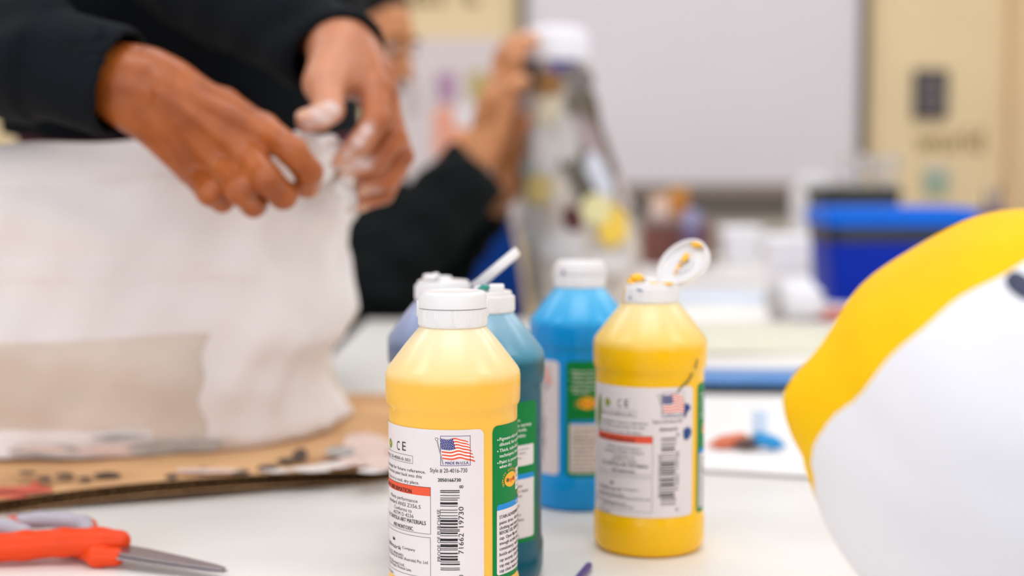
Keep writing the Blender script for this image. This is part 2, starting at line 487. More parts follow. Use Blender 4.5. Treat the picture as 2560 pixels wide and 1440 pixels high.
# wall decals: olive lettering (only its lower edge shows), poster, note
def text_vf(s, bold=0.0, res=2):
    cu = bpy.data.curves.new('txt', 'FONT'); cu.body = s; cu.size = 1; cu.resolution_u = res; cu.offset = bold
    o = bpy.data.objects.new('txt', cu); COL.objects.link(o)
    dg = bpy.context.evaluated_depsgraph_get(); dg.update()
    e = o.evaluated_get(dg); me = e.to_mesh()
    V = np.array([v.co[:2] for v in me.vertices]) if len(me.vertices) else np.zeros((0, 2))
    Fc = [tuple(p.vertices) for p in me.polygons]
    e.to_mesh_clear(); bpy.data.objects.remove(o); bpy.data.curves.remove(cu)
    return V, Fc
def wall_text(name, s, x0, y0, x1, y1, label, group=None):
    V, Fc = text_vf(s, 0.015)
    mn, mx = V.min(0), V.max(0)
    q0 = P(x0, y1, Y1 - 0.004); q1 = P(x1, y0, Y1 - 0.004)
    W = (V - mn) / (mx - mn)
    n = len(W)
    V3 = [((w[0] - 0.5) * (q1[0] - q0[0]), 0, (w[1] - 0.5) * (q1[2] - q0[2])) for w in W]
    V3 += [(x, 0.003, z) for (x, y, z) in V3]
    F2 = [tuple(f) for f in Fc] + [tuple(i + n for i in reversed(f)) for f in Fc]
    ed = {}
    for f in Fc:
        for i in range(len(f)):
            e = (f[i], f[(i + 1) % len(f)]); ed[e] = 1
    for (i, j) in ed:
        if (j, i) not in ed: F2.append((j, i, i + n, j + n))
    o = link(name, mesh(name, V3, F2, False), M['lettering'], None, ((q0[0] + q1[0]) / 2, Y1 - 0.004, (q0[2] + q1[2]) / 2))
    tag(o, label, 'lettering', group)
wall_text('wall_lettering', 'world', 2288, 318, 2462, 382, 'olive brown cursive vinyl word under the dark poster')
wall_text('wall_lettering', 'art', 1020, -70, 1200, 14, 'olive brown vinyl lettering above the paper chart')
YP = Y1 - 0.012
q0 = P(2286, 174, YP); q1 = P(2366, 296, YP)
t = thing('poster', 'small charcoal poster of grey photo tiles on the cream wall', 'poster', ((q0[0] + q1[0]) / 2, YP, (q0[2] + q1[2]) / 2))
pw, ph = q1[0] - q0[0], q0[2] - q1[2]
box('backing', (0, 0, 0), (pw, 0.02, ph), M['poster'], t)
for i in range(2):
    for j in range(3):
        box('photo_tile', ((i - 0.5) * pw * 0.36, -0.011, (j - 1) * ph * 0.27), (pw * 0.3, 0.004, ph * 0.22), M['poster_tile'], t)
q0 = P(2312, 416, YP); q1 = P(2370, 486, YP)
t = thing('paper_note', 'pale green paper note taped under the vinyl word', 'note', ((q0[0] + q1[0]) / 2, YP, (q0[2] + q1[2]) / 2))
box('sheet', (0, 0, 0), (q1[0] - q0[0], 0.006, q0[2] - q1[2]), M['greynote'], t)
box('header_strip', (0, -0.004, (q0[2] - q1[2]) * 0.42), (q1[0] - q0[0], 0.004, (q0[2] - q1[2]) * 0.14), M['chart'], t)

# low cabinet under the whiteboard
kc0 = P(1480, 505, 5.1); kc1 = P(2120, 505, 5.1)
t = thing('low_cabinet', 'beige low cabinet with dark top under the whiteboard', 'cabinet', ((kc0[0] + kc1[0]) / 2, 5.28, 0))
kw = kc1[0] - kc0[0]; kh = kc0[2]
box('body', (0, 0, kh / 2 - 0.015), (kw, 0.4, kh - 0.03), M['cabinet'], t, 0.004)
box('top_board', (0, -0.01, kh - 0.012), (kw + 0.03, 0.44, 0.024), M['cabinet_top'], t, 0.004)
for k in range(3):
    dx = (k - 1) * kw / 3
    d = box('door', (dx, -0.206, kh / 2 - 0.03), (kw / 3 - 0.012, 0.014, kh - 0.14), M['cabinet'], t, 0.003)
    box('handle', (dx + kw / 3 * 0.36, -0.222, kh - 0.26), (0.012, 0.02, 0.1), M['dark_metal'], d, 0.003)

# ------------------------------------------------------------------ tables
def table(x0, x1, y0, y1, label):
    t = thing('work_table', label, 'table', ((x0 + x1) / 2, (y0 + y1) / 2, 0), 0, 'white work tables pushed together')
    w, d = x1 - x0, y1 - y0
    box('tabletop', (0, 0, TZ - 0.0125), (w, d, 0.025), M['table'], t, 0.002)
    a = Acc()
    for s in (-1, 1):
        a.add(*box_vf((0, s * (d / 2 - 0.06), TZ - 0.055), (w - 0.1, 0.025, 0.06)))
        a.add(*box_vf((s * (w / 2 - 0.06), 0, TZ - 0.055), (0.025, d - 0.13, 0.06)))
    link('apron', a.mesh('table_apron', False), M['dark_metal'], t)
    for sx in (-1, 1):
        for sy in (-1, 1):
            lathe('leg', [(0.016, 0), (0.016, TZ - 0.026)], M['dark_metal'], t, 16, (sx * (w / 2 - 0.06), sy * (d / 2 - 0.06), 0))
    return t
table(-1.15, 1.15, 0.40, 1.135, 'white work table under the paint bottles and scissors')
table(-1.15, -0.243, 1.138, 1.50, 'narrow white table behind the cardboard base')
table(-0.24, 1.15, 1.138, 2.34, 'deep white table under the foam board and blue tray')
table(0.05, 1.45, 2.344, 4.20, 'far white table under the newspaper sculpture and blue bin')

# ------------------------------------------------------------------ paint bottles
RB = 0.0344                     # label radius
BODY = [(0.0300, 0.0), (0.0325, 0.0006), (0.0345, 0.0030), (0.0352, 0.0070), (0.0354, 0.0200), (0.0350, 0.0226), (0.0344, 0.0238),
        (0.0343, 0.0300), (0.0343, 0.1100), (0.0344, 0.1150), (0.0353, 0.1164), (0.0358, 0.1180), (0.0360, 0.1240), (0.0360, 0.1310), (0.0356, 0.1336), (0.0345, 0.1356),
        (0.0250, 0.1480), (0.0176, 0.1568), (0.0166, 0.1576), (0.0166, 0.1588)]
def refine(prof, step):
    out = [prof[0]]
    for (a, b) in zip(prof[:-1], prof[1:]):
        L = math.hypot(b[0] - a[0], b[1] - a[1]); n = max(1, int(L / step))
        for k in range(1, n + 1): out.append((a[0] + (b[0] - a[0]) * k / n, a[1] + (b[1] - a[1]) * k / n))
    return out
V, Fc = lathe_vf(refine(BODY, 0.006), 128)
ME_BODY = mesh('bottle_body', V, Fc, True, 60)
RC = 0.0182; ZC0, ZC1, ZC2 = 0.1572, 0.1668, 0.1758
def rib(th, z):
    if not (ZC0 + 0.0012 < z < ZC1 - 0.0006): return 0
    g = (math.degrees(th) + 90 + 720) % 27.692; g = g - 27.692 if g > 13.9 else g
    for c in (-3.6, -1.2, 1.2, 3.6):
        if abs(g - c) < 0.75: return 0.00028
    return 0
base_prof = [(RC - 0.0012, ZC0 - 0.0004), (RC - 0.0003, ZC0), (RC, ZC0 + 0.0006), (RC, ZC0 + 0.0011), (RC, ZC0 + 0.00125), (RC - 0.0001, ZC1 - 0.0009), (RC - 0.0001, ZC1 - 0.0004), (RC - 0.0006, ZC1)]
V, Fc = lathe_vf(base_prof, 360, rmod=rib)
ME_CAPBASE = mesh('cap_base', V, Fc, True, 40)
# closed lid: skirt with rounded top edge, finger notch and side ears
lid_prof = [(RC - 0.0008, ZC1 + 0.0002), (RC + 0.0002, ZC1 + 0.0003), (RC + 0.0002, ZC1 + 0.0012), (RC - 0.0002, ZC2 - 0.0026), (RC - 0.0008, ZC2 - 0.0010), (RC - 0.0019, ZC2 - 0.0002), (RC - 0.0030, ZC2), (RC - 0.0045, ZC2 - 0.0004), (0.004, ZC2 - 0.0006)]
a = Acc(); a.add(*lathe_vf(lid_prof, 96))
for s in (-1, 1):
    R3 = Matrix.Rotation(math.radians(84 * s), 3, 'Z')
    a.add(*box_vf(tuple(R3 @ Vector((0, -RC - 0.0001, ZC1 - 0.0003))), (0.0034, 0.0018, 0.0090), 0.0008, 2, R3))
ME_LID_CLOSED = a.mesh('lid_closed')
# opened lid, modelled flat: hinge at origin, disc along +X, inner side facing +Z
LR = RC
RIMD = 0.0062
lid_o = [(LR - 0.003, -0.0002), (LR - 0.0012, 0.0001), (LR - 0.0003, 0.0010), (LR, 0.0024), (LR, RIMD), (LR - 0.0014, RIMD), (LR - 0.0016, 0.0024), (LR - 0.0032, 0.0016), (0.0062, 0.0015), (0.0060, 0.0042), (0.0048, 0.0042), (0.0046, 0.0016), (0.001, 0.0016)]
a = Acc(); a.add(*lathe_vf(lid_o, 72, (LR, 0, -RIMD)))
a.add(*box_vf((0.0006, 0, -0.0008), (0.004, 0.008, 0.0022), 0.0006))
ME_LID_OPEN = a.mesh('lid_open')
# pouring deck of an opened cap
deck = [(RC - 0.0006, ZC1), (RC - 0.0016, ZC1 + 0.0002), (RC - 0.0017, ZC1 + 0.0022), (RC - 0.0026, ZC1 + 0.0026), (0.0068, ZC1 + 0.0024), (0.0062, ZC1 + 0.0026), (0.0054, ZC1 + 0.0052), (0.0044, ZC1 + 0.0054), (0.0036, ZC1 + 0.0040), (0.001, ZC1 + 0.0036)]
V, Fc = lathe_vf(deck, 72)
ME_DECK = mesh('cap_deck', V, Fc, True, 40)

# --- label artwork, laid out in the pixels of a 3.6925x close-up of the front bottle whose corner is (960, 1050)
FB = P(1132, 815, 0.753); FB = np.array([FB[0], 0.753])
def bottle_rz(x, y, lab): return -math.atan2(x, y) + math.radians(lab)
FB_RZ = bottle_rz(FB[0], FB[1], 27.2)
KC = 3.6925
def art(xc, yc):
    """close-up pixel -> (u mm along the label from its right edge, z mm)"""
    d = ray(960 + xc / KC, 1050 + yc / KC)
    ox, oy = -FB[0], -FB[1]
    A = d[0] ** 2 + d[1] ** 2; Bq = 2 * (ox * d[0] + oy * d[1]); C = ox * ox + oy * oy - RB ** 2
    disc = Bq * Bq - 4 * A * C
    t = (-Bq - math.sqrt(max(disc, 0))) / (2 * A)
    px, py, pz = d[0] * t - FB[0], d[1] * t - FB[1], CAMZ + d[2] * t - TZ
    th = math.atan2(px, -py) - FB_RZ
    th = (th + PI) % (2 * PI) - PI
    return np.array([RB * th * 1000, pz * 1000])
MMPX = 0.0546
LAY = {}
def lay(key, V, Fc):
    L = LAY.setdefault(key, Acc())
    L.add([(v[0], v[1], 0) for v in V], Fc)
def rect(key, u0, z0, u1, z1, step=1.2):
    n = max(1, int(abs(u1 - u0) / step) + 1)
    V = []; Fc = []
    for i in range(n + 1):
        u = u0 + (u1 - u0) * i / n; V += [(u, z0), (u, z1)]
    for i in range(n): Fc.append((2 * i, 2 * i + 2, 2 * i + 3, 2 * i + 1))
    lay(key, V, Fc)
def frame(key, u0, z0, u1, z1, w):
    rect(key, u0, z0, u1, z0 + w); rect(key, u0, z1 - w, u1, z1)
    rect(key, u0, z0 + w, u0 + w, z1 - w); rect(key, u1 - w, z0 + w, u1, z1 - w)
def rrect(u0, z0, u1, z1, r, step=1.2):
    """rounded rectangle strip mesh"""
    us = [u0 + r * (1 - math.cos(k * PI / 12)) for k in range(7)]
    n = max(2, int((u1 - u0 - 2 * r) / step))
    us += [u0 + r + (u1 - u0 - 2 * r) * k / n for k in range(1, n)]
    us += [u1 - r * (1 - math.cos(k * PI / 12)) for k in range(6, -1, -1)]
    V = []; Fc = []
    for u in us:
        e = min(u - u0, u1 - u); dz = 0 if e >= r else r - math.sqrt(max(0, r * r - (r - e) ** 2))
        V += [(u, z0 + dz), (u, z1 - dz)]
    for i in range(len(us) - 1): Fc.append((2 * i, 2 * i + 2, 2 * i + 3, 2 * i + 1))
    return V, Fc
def put_text(key, s, u0, u1, zc, h, rot=0, bold=0.0, res=2, shear=0.0):
    if bold > 0:
        e = h * bold * 5
        if rot == 0:
            put_text(key, s, u0 - e, u1 - e, zc, h, rot, 0, res, shear); put_text(key, s, u0 + e, u1 + e, zc, h, rot, 0, res, shear)
        else:
            put_text(key, s, u0, u1, (zc[0] - e, zc[1] - e), h, rot, 0, res); put_text(key, s, u0, u1, (zc[0] + e, zc[1] + e), h, rot, 0, res)
        return
    V, Fc = text_vf(s, bold, res)
    if not len(V): return
    ref, _ = text_vf('H', bold, 1); ch = ref[:, 1].max()
    mnx, mxx = V[:, 0].min(), V[:, 0].max()
    x = (V[:, 0] - mnx) / (mxx - mnx); y = V[:, 1] / ch
    if rot == 0:
        W = np.stack([u0 + x * (u1 - u0) + shear * y * h, zc - h / 2 + y * h], 1)
    else:   # reads upwards: u0,u1 = column extents, zc=(z0,z1)
        W = np.stack([u1 - y * (u1 - u0), zc[0] + x * (zc[1] - zc[0])], 1)
    lay(key, W, Fc)
def T(key, s, xl, yl, xr, yr, hp, bold=0.0, shear=0.0):
    a0 = art(xl, yl); a1 = art(xr, yr)
    put_text(key, s, a0[0], a1[0], (a0[1] + a1[1]) / 2, hp * MMPX, 0, bold, 2, shear)
def TW(s, bold=0.0):
    V, _ = text_vf(s, bold, 1); return V[:, 0].max() - V[:, 0].min()
def TA(key, s, sub, xs, ys, xr, yr, hp, bold=0.0, shear=0.0):
    i = s.index(sub); wf = TW(s[:i] + 'i') / TW(s)
    a0 = art(xs, ys); a1 = art(xr, yr)
    u0 = a1[0] - (a1[0] - a0[0]) / (1 - wf)
    put_text(key, s, u0, a1[0], (a0[1] + a1[1]) / 2, hp * MMPX, 0, bold, 2, shear)
# white label
LW = -79.0
V, Fc = rrect(LW, 26.0, 0.0, 107.0, 3.4); lay('paper', V, Fc)
T('ink', 'C', 122, 232, 148, 237, 88, 0.0); T('ink', 'E', 172, 240, 204, 243, 84, 0.0)
def disc(key, uc, zc, ru, rz, n=24):
    V = [(uc, zc)] + [(uc + ru * math.cos(2 * PI * k / n), zc + rz * math.sin(2 * PI * k / n)) for k in range(n)]
    lay(key, V, [(0, 1 + k, 1 + (k + 1) % n) for k in range(n)])
g = art(64, 212); disc('olive', g[0], g[1], 2.6, 2.6)
lay('amber', [(g[0] - 1.2, g[1] - 1.0), (g[0] + 1.2, g[1] + 0.2), (g[0] + 0.2, g[1] + 1.4), (g[0] - 0.6, g[1] + 0.4)], [(0, 1, 2, 3)])
bR = art(268, 366); bT = art(268, 330); bB = art(268, 404)
frame('ink', -71.0, bB[1], bR[0], bT[1], 0.16)
TA('ink', 'Code #: 20-4000-0-301', '20-', 76, 336, 244, 360, 30)
TA('ink', 'Retain package for future reference.', 'package', 50, 412, 386, 460, 31)
TA('ink', 'pour excess paint back into this', 'paint', 112, 486, 350, 514, 31)
TA('ink', 'container. Store in a cool, dry place.', 'a cool', 112, 546, 326, 570, 31)
a0 = art(431, 622); a1 = art(431, 704); a2 = art(431, 1056)
UL = -71.0
rect('red', UL, a1[1], a0[0], a0[1])
TA('ink', 'SAFETY INFORMATION', 'INFO', 78, 612, 256, 650, 42, 0.006)
frame('ink', UL, a2[1], a0[0], a0[1], 0.18)
T('greyink', 'Meets performance', 70, 692, 312, 738, 34)
T('greyink', 'standard ANSI Z356.5', 58, 738, 340, 784, 36)
T('greyink', 'Conforms to', 98, 802, 258, 832, 34)
T('greyink', 'ASTM D 4236', 92, 848, 274, 878, 34)
TA('ink', 'ALL CRAYOLA ART MATERIALS', 'MATER', 218, 932, 388, 946, 38, 0.004)
T('ink', 'ARE NONTOXIC.', 94, 962, 275, 992, 36, 0.004)
b0 = art(431, 1086)
frame('ink', UL, 29.5, b0[0], b0[1], 0.18)
T('ink', 'Hallmark', 44, 1120, 160, 1160, 40, 0.0, 0.35)
T('ink', 'Company', 172, 1176, 290, 1198, 26)
g = art(95, 1092)
lay('ink', [(g[0] - 1.3, g[1] - 0.7), (g[0] + 1.3, g[1] - 0.7), (g[0] + 1.5, g[1] + 1.1), (g[0] + 0.6, g[1]), (g[0], g[1] + 1.3), (g[0] - 0.6, g[1]), (g[0] - 1.5, g[1] + 1.1)], [(0, 1, 3), (1, 2, 3), (0, 3, 5), (3, 4, 5), (0, 5, 6)])
TA('ink', 'Easton, PA 18044-0431', '18044', 90, 1220, 180, 1240, 26)
TA('ink', 'Distributed by Binney & Smith (Australia) Pty. Ltd.', '(Aus', 188, 1282, 412, 1312, 28)
TA('ink', 'Binney & Smith (Europe) Ltd.,', '(Eu', 78, 1300, 198, 1328, 28)
TA('ink', 'Ampthill Heights, Wootton Lane,', 'Woo', 130, 1352, 256, 1382, 28)
T('ink', 'Bedford, England.', 30, 1366, 92, 1392, 28)
# flag
f0 = art(520, 146); f1 = art(798, 418)
frame('navy', f0[0], f1[1], f1[0], f0[1], 0.24)
def flag_pt(s, t):
    wv = -14 * math.sin(2 * PI * (s * 1.25 + 0.02)) * (0.35 + 0.65 * s) + 6 * math.sin(5 * PI * s) * s
    return art(516 + 26 * t + s * (258 + 42 * t), 168 + 190 * t - wv + 16 * s - 30 * s * t * (1 - t))
NS = 22
for k in range(13):
    V = []; Fc = []
    for i in range(NS + 1):
        s = i / NS; V += [flag_pt(s, k / 13), flag_pt(s, (k + 1) / 13)]
    for i in range(NS): Fc.append((2 * i, 2 * i + 1, 2 * i + 3, 2 * i + 2))
    lay('red' if k % 2 == 0 else 'fwhite', V, Fc)
V = []; Fc = []
for i in range(11):
    s = 0.46 * i / 10; V += [flag_pt(s, 0), flag_pt(s, 7 / 13)]
for i in range(10): Fc.append((2 * i, 2 * i + 1, 2 * i + 3, 2 * i + 2))
lay('navy2', V, Fc)
for r in range(7):
    for c in range(8):
        s = 0.46 * (c + 0.5 + 0.25 * (r % 2)) / 8.4; t_ = (7 / 13) * (r + 0.5) / 7
        q = flag_pt(s, t_); disc('white2', q[0], q[1], 0.20, 0.20, 6)
p0 = art(487, 180); p1 = art(546, 412)
V = [(p0[0] - 0.25, p0[1]), (p0[0] + 0.35, p0[1]), (p1[0] + 0.35, p1[1]), (p1[0] - 0.25, p1[1])]
lay('poly', V, [(3, 2, 1, 0)])
disc('ink', p0[0], p0[1] + 0.2, 0.8, 0.8, 16); disc('white2', p0[0], p0[1] + 0.2, 0.55, 0.55, 16)
T('navy', 'MADE IN U.S.A.', 566, 396, 784, 394, 27, 0.006)
T('ink', 'Style # 20-4016-730', 426, 462, 768, 462, 40)
T('ink', '2050166730', 498, 553, 708, 552, 32, 0.008)
bars = [(648, 656, 1), (664, 672, 1), (694, 700, 1), (718, 724, 1), (735, 742, 0), (760, 780, 0), (792, 798, 0), (828, 834, 0), (851, 857, 0), (881, 887, 0), (905, 912, 0), (922, 942, 0), (953, 968, 0), (984, 998, 0), (1008, 1014, 1), (1021, 1029, 1), (1038, 1052, 0), (1066, 1072, 0), (1095, 1118, 0), (1128, 1134, 0), (1148, 1174, 0), (1186, 1192, 0), (1199, 1204, 0), (1226, 1238, 0), (1255, 1268, 0), (1278, 1298, 0), (1308, 1314, 1), (1326, 1338, 1), (1364, 1370, 1), (1380, 1387, 1)]
ub0 = art(520, 900)[0]; ub1 = art(680, 900)[0]; ub2 = art(699, 900)[0]
for (y0, y1, gd) in bars: rect('ink', ub0, art(600, y1)[1], ub2 if gd else ub1, art(600, y0)[1])
def TV(s, x0, x1, ytop, ybot, bold=0.0):
    zt_ = art((x0 + x1) / 2, ytop)[1]; zb_ = art((x0 + x1) / 2, ybot)[1]
    put_text('ink', s, art(x0, ytop)[0], art(x1, ytop)[0], (zb_, zt_), 0, 1, bold)
TV('PROOF OF PURCHASE', 492, 523, 826, 1304)
TV('19730', 688, 734, 800, 990); TV('71662', 688, 734, 1046, 1236)
TV('8', 694, 732, 602, 630); TV('0', 690, 732, 1428, 1456)
# green label
GU0 = art(1002, 600)[0]; GW = 55.0; GU1 = GU0 + GW
V, Fc = rrect(GU0, 25.6, GU1, 107.5, 3.4); lay('green', V, Fc)
GT = [('Pigment-rich colors can be', 165, 1), ('diluted, for acrylic washes.', 215, 0), ('Thick, tube-like body for a variety', 270, 1), ('techniques, from brush to knife.', 320, 0), ('Paint is permanent and flexible', 378, 1), ('when dry.', 420, 0)]
for (s, yc, bl_) in GT:
    q = art(1064, yc + 14)
    put_text('white', s, q[0], q[0] + 1.38 * len(s) * 0.92, q[1], 1.75, 0, 0.006)
    if bl_: disc('white', art(1049, yc + 14)[0], q[1] - 0.2, 0.4, 0.4, 10)
og = art(1163, 545)
disc('logo', og[0] + 0.8, og[1], 6.4, 4.0, 32)
put_text('red2', 'Crayola', og[0] - 4.2, og[0] + 5.6, og[1], 2.4, 0, 0.004)
for k, ch in enumerate('QUALITY GUARANTEED'):
    an = math.radians(205 - 200 * k / 17)
    if ch != ' ':
        uu = og[0] + 0.8 + 8.0 * math.cos(an); zz = og[1] + 5.4 * math.sin(an)
        V, Fc = text_vf(ch, 0.004); V = (V - (V.min(0) + V.max(0)) / 2) * np.array([1.75, 1.9])
        ra = math.atan2(8.0 * math.sin(an), 5.4 * math.cos(an)) - PI / 2
        W = np.stack([uu + V[:, 0] * math.cos(ra) - V[:, 1] * math.sin(ra), zz + V[:, 0] * math.sin(ra) + V[:, 1] * math.cos(ra)], 1)
        lay('logo', W, Fc)
sbz0 = 70.5; sbz1 = 82.5
V, Fc = rrect(og[0] + 7.0, sbz0, GU1 - 3.5, sbz1, 1.2); lay('paper2', V, Fc)
for k in range(4): put_text('ink2', ['Conforme a la norme', 'ASTM D 4236 et ANSI', 'Non toxique, lavable', 'avant de secher'][k], og[0] + 8.2, GU1 - 8 - 3 * k, sbz1 - 2.2 - 2.5 * k, 1.1)
rect('logo', og[0] + 11, 67.6, og[0] + 22, 69.2)
wu0 = art(1040, 900)[0]
V, Fc = rrect(wu0, 28.4, GU1 - 3.2, 65.8, 1.6); lay('paper2', V, Fc)
V, Fc = rrect(wu0, 60.6, GU1 - 3.2, 65.8, 1.6); lay('ltblue', V, Fc)
rect('paper3', wu0, 60.4, GU1 - 3.2, 62.8)
put_text('white3', 'WARNING', (wu0 + GU1) / 2 - 8, (wu0 + GU1) / 2 + 8, 64.2, 1.5, 0, 0.006)
ST = ['STAIN ADVISEMENT: Will stain once', 'paint dries. All acrylic colors stain', 'clothing and some other surfaces.', 'BEFORE USE, REMOVE seal under', 'cap. Open flip-top. To dispense', 'enough acrylic paint for even', 'consistency, replace cap, invert', 'bottle and shake vigorously. Close', 'cap securely. CAUTION: clogged', 'cap may cause squirting. Keep', 'cap clean before closing again.']
yst = [900, 952, 1000, 1046, 1094, 1142, 1192, 1244, 1296, 1346, 1396]
for s, yc in zip(ST, yst):
    q = art(1064, yc)
    put_text('ink2', s, q[0], q[0] + 1.12 * len(s), q[1], 1.75, 0, 0.006)
ORDER = {'paper': (0.10, 'paper'), 'amber': (0.24, 'logo'), 'fwhite': (0.18, 'white'), 'green': (0.10, 'green'), 'red': (0.18, 'red'), 'white': (0.18, 'white'), 'olive': (0.18, 'olive'), 'logo': (0.22, 'logo'), 'paper2': (0.18, 'paper'),
         'ltblue': (0.24, 'ltblue'), 'paper3': (0.28, 'paper'), 'white3': (0.32, 'white'), 'navy': (0.22, 'navy'), 'navy2': (0.24, 'navy'), 'white2': (0.30, 'white'), 'poly': (0.28, 'poly'),
         'ink': (0.27, 'ink'), 'greyink': (0.24, 'greyink'), 'ink2': (0.27, 'ink'), 'red2': (0.30, 'red')}
def wrap(acc, off_mm):
    R = RB + off_mm / 1000
    return [(R * math.sin(u / 1000 / RB), -R * math.cos(u / 1000 / RB), z / 1000) for (u, z, _) in acc.V]
NAMES = {'amber': 'recycling_arrow', 'fwhite': 'flag_white_stripes', 'paper': 'back_label', 'green': 'side_label', 'red': 'red_print', 'white': 'white_print', 'olive': 'recycling_mark', 'logo': 'amber_print', 'paper2': 'white_panel', 'ltblue': 'blue_header', 'paper3': 'panel_edge',
         'white3': 'header_print', 'navy': 'navy_print', 'navy2': 'flag_canton', 'white2': 'flag_stars', 'poly': 'flag_pole', 'ink': 'black_print', 'greyink': 'grey_print', 'ink2': 'black_print', 'red2': 'logo_print'}
WHITE_SIDE = {'amber', 'fwhite', 'red', 'white_', 'olive', 'navy', 'navy2', 'white2', 'poly', 'ink', 'greyink'}
LAB = {}
for key, acc in LAY.items():
    off, mk = ORDER[key]
    LAB[key] = mesh('label_' + key, wrap(acc, off), acc.F, True)
    LAB[key].materials.append(M[mk])
def smear(bottle, pts, r, m, zoff=0.0004, name='paint_smear', R0=None):
    """a smear of paint over the side of a bottle: pts = [(angle deg, z, half width)]"""
    V = []; Fc = []; R = (R0 or RB) + zoff
    for (an, z, hw) in pts:
        for k in range(5):
            s = (k / 2 - 1); th = math.radians(an) + s * hw / R
            rr = R + 0.0004 * (1 - s * s)
            V.append((rr * math.sin(th), -rr * math.cos(th), z))
    for i in range(len(pts) - 1):
        for k in range(4): Fc.append((i * 5 + k, i * 5 + k + 1, i * 5 + k + 6, i * 5 + k + 5))
    return link(name, mesh(name, V, Fc), m, bottle)
def bottle(px, py, Y, lab, bm, label, opened=None, hinge=0.0):
    """opened: lid angle above horizontal in degrees (None: closed); hinge: world azimuth of the hinge"""
    c = P(px, py, Y)
    rz = bottle_rz(c[0], Y, lab)
    t = thing('paint_bottle', label, 'bottle', (c[0], Y, TZ), rz, 'squeeze bottles of paint')
    link('body', ME_BODY.copy() if ME_BODY.materials else ME_BODY, None, t)
    b = t.children[0]
    me = ME_BODY.copy(); me.materials.clear(); me.materials.append(bm); b.data = me
    cp = link('cap', ME_CAPBASE, M['cap'], t)
    cp.rotation_euler = (0, 0, -math.radians(lab))
    if opened is None:
        l = link('lid', ME_LID_CLOSED, M['cap'], cp)
    else:
        link('pouring_deck', ME_DECK, M['cap'], cp)
        l = link('lid', ME_LID_OPEN, M['cap'], cp)
        h = math.radians(hinge) - (rz - math.radians(lab))      # azimuth in the cap's frame
        be = math.radians(opened)
        hd = Vector((math.cos(h), math.sin(h), 0)); e = hd * math.cos(be) + Vector((0, 0, 1)) * math.sin(be)
        nrm = -hd * math.sin(be) + Vector((0, 0, 1)) * math.cos(be)
        yv = nrm.cross(e)
        Mx = Matrix((e, yv, nrm)).transposed().to_4x4()
        Mx.translation = hd * (RC + 0.0004) + Vector((0, 0, ZC1 + 0.0008))
        l.matrix_local = Mx
    wl = link('back_label', LAB['paper'], None, t); gl = link('side_label', LAB['green'], None, t)
    for key in LAY:
        if key in ('paper', 'green'): continue
        par = wl if key in WHITE_SIDE else gl
        if key in ('white', 'logo', 'ink2'): par = gl
        link(NAMES[key], LAB[key], None, par)
    return t, cp, l
MB1 = bottle_mat('pale_yellow_paint_bottle', (250, 192, 76), (249, 214, 144), (246, 226, 184))
MB2 = bottle_mat('bright_yellow_paint_bottle', (255, 194, 4), (252, 208, 104), (248, 220, 158))
MB3 = bottle_mat('teal_paint_bottle', (2, 88, 108), (70, 140, 166), (140, 180, 200), 0.1305)
MB4 = bottle_mat('cyan_blue_paint_bottle', (0, 150, 224), (40, 172, 232), (96, 190, 236), 0.1325)
MB5 = bottle_mat('slate_violet_paint_bottle', (92, 106, 136), (126, 138, 166), (164, 172, 202), 0.1305)
b1, cap1, _ = bottle(1132, 815, 0.753, 27.2, MB1, 'pale yellow paint bottle with closed ribbed white cap and flag label, frontmost')
b2, cap2, lid2 = bottle(1626, 755, 0.898, 50.5, MB2, 'bright yellow paint bottle with flipped open lid and orange drips', 50, 43)
b3, cap3, _ = bottle(1209, 785, 0.832, -38.5, MB3, 'teal paint bottle close behind the pale yellow one', -62, 172)
b4, cap4, _ = bottle(1449, 716, 1.02, -24.5, MB4, 'bright cyan blue paint bottle with closed white cap')
b5, cap5, _ = bottle(1108, 746, 0.915, 150, MB5, 'slate violet paint bottle with lid standing open on edge', 40, -4)
# drips and smears
def cblob(cp, ang, r, z, size, m, seed, lab, amp=0.25, name='paint_drip'):
    th = math.radians(ang)
    return blob(name, (r * math.sin(th), -r * math.cos(th), z), size, m, cp, amp, 14, None, seed)
cblob(cap2, -55, 0.010, ZC1 + 0.0058, (0.0042, 0.0036, 0.0028), M['orange_paint'], 3, 0)
cblob(cap2, -58, 0.0145, ZC1 + 0.0030, (0.0030, 0.0022, 0.0022), M['orange_paint'], 5, 0)
cblob(cap2, 40, 0.0150, ZC1 + 0.0024, (0.0040, 0.0024, 0.0012), M['orange_paint'], 6, 0)
cblob(cap2, 8, 0.0120, ZC1 + 0.0026, (0.0030, 0.0020, 0.0010), M['orange_paint'], 8, 0)
smear(cap2, [(-62, ZC1 + 0.001, 0.0010), (-63, ZC1 - 0.002, 0.0008), (-66, ZC1 - 0.006, 0.0007), (-68, ZC1 - 0.009, 0.0003)], 0, M['orange_paint'], 0.0003, 'paint_drip', RC)
smear(cap2, [(-26, ZC1 - 0.0004, 0.0004), (-22, ZC1 - 0.0012, 0.0022), (-16, ZC1 - 0.0020, 0.0004)], 0, M['blue_paint'], 0.0003, 'paint_smear', RC)
smear(cap2, [(-44, ZC1 - 0.005, 0.0003), (-43, ZC1 - 0.0065, 0.0008), (-42, ZC1 - 0.0075, 0.0002)], 0, M['blue_paint'], 0.0003, 'paint_smear', RC)
blob('paint_drip', (LR + 0.004, 0.001, -RIMD + 0.0046), (0.0042, 0.0024, 0.0012), M['orange_paint'], lid2, 0.35, 14, None, 11)
blob('paint_drip', (LR - 0.003, 0.003, -RIMD + 0.0036), (0.0030, 0.0012, 0.0010), M['orange_paint'], lid2, 0.35, 14, None, 12)
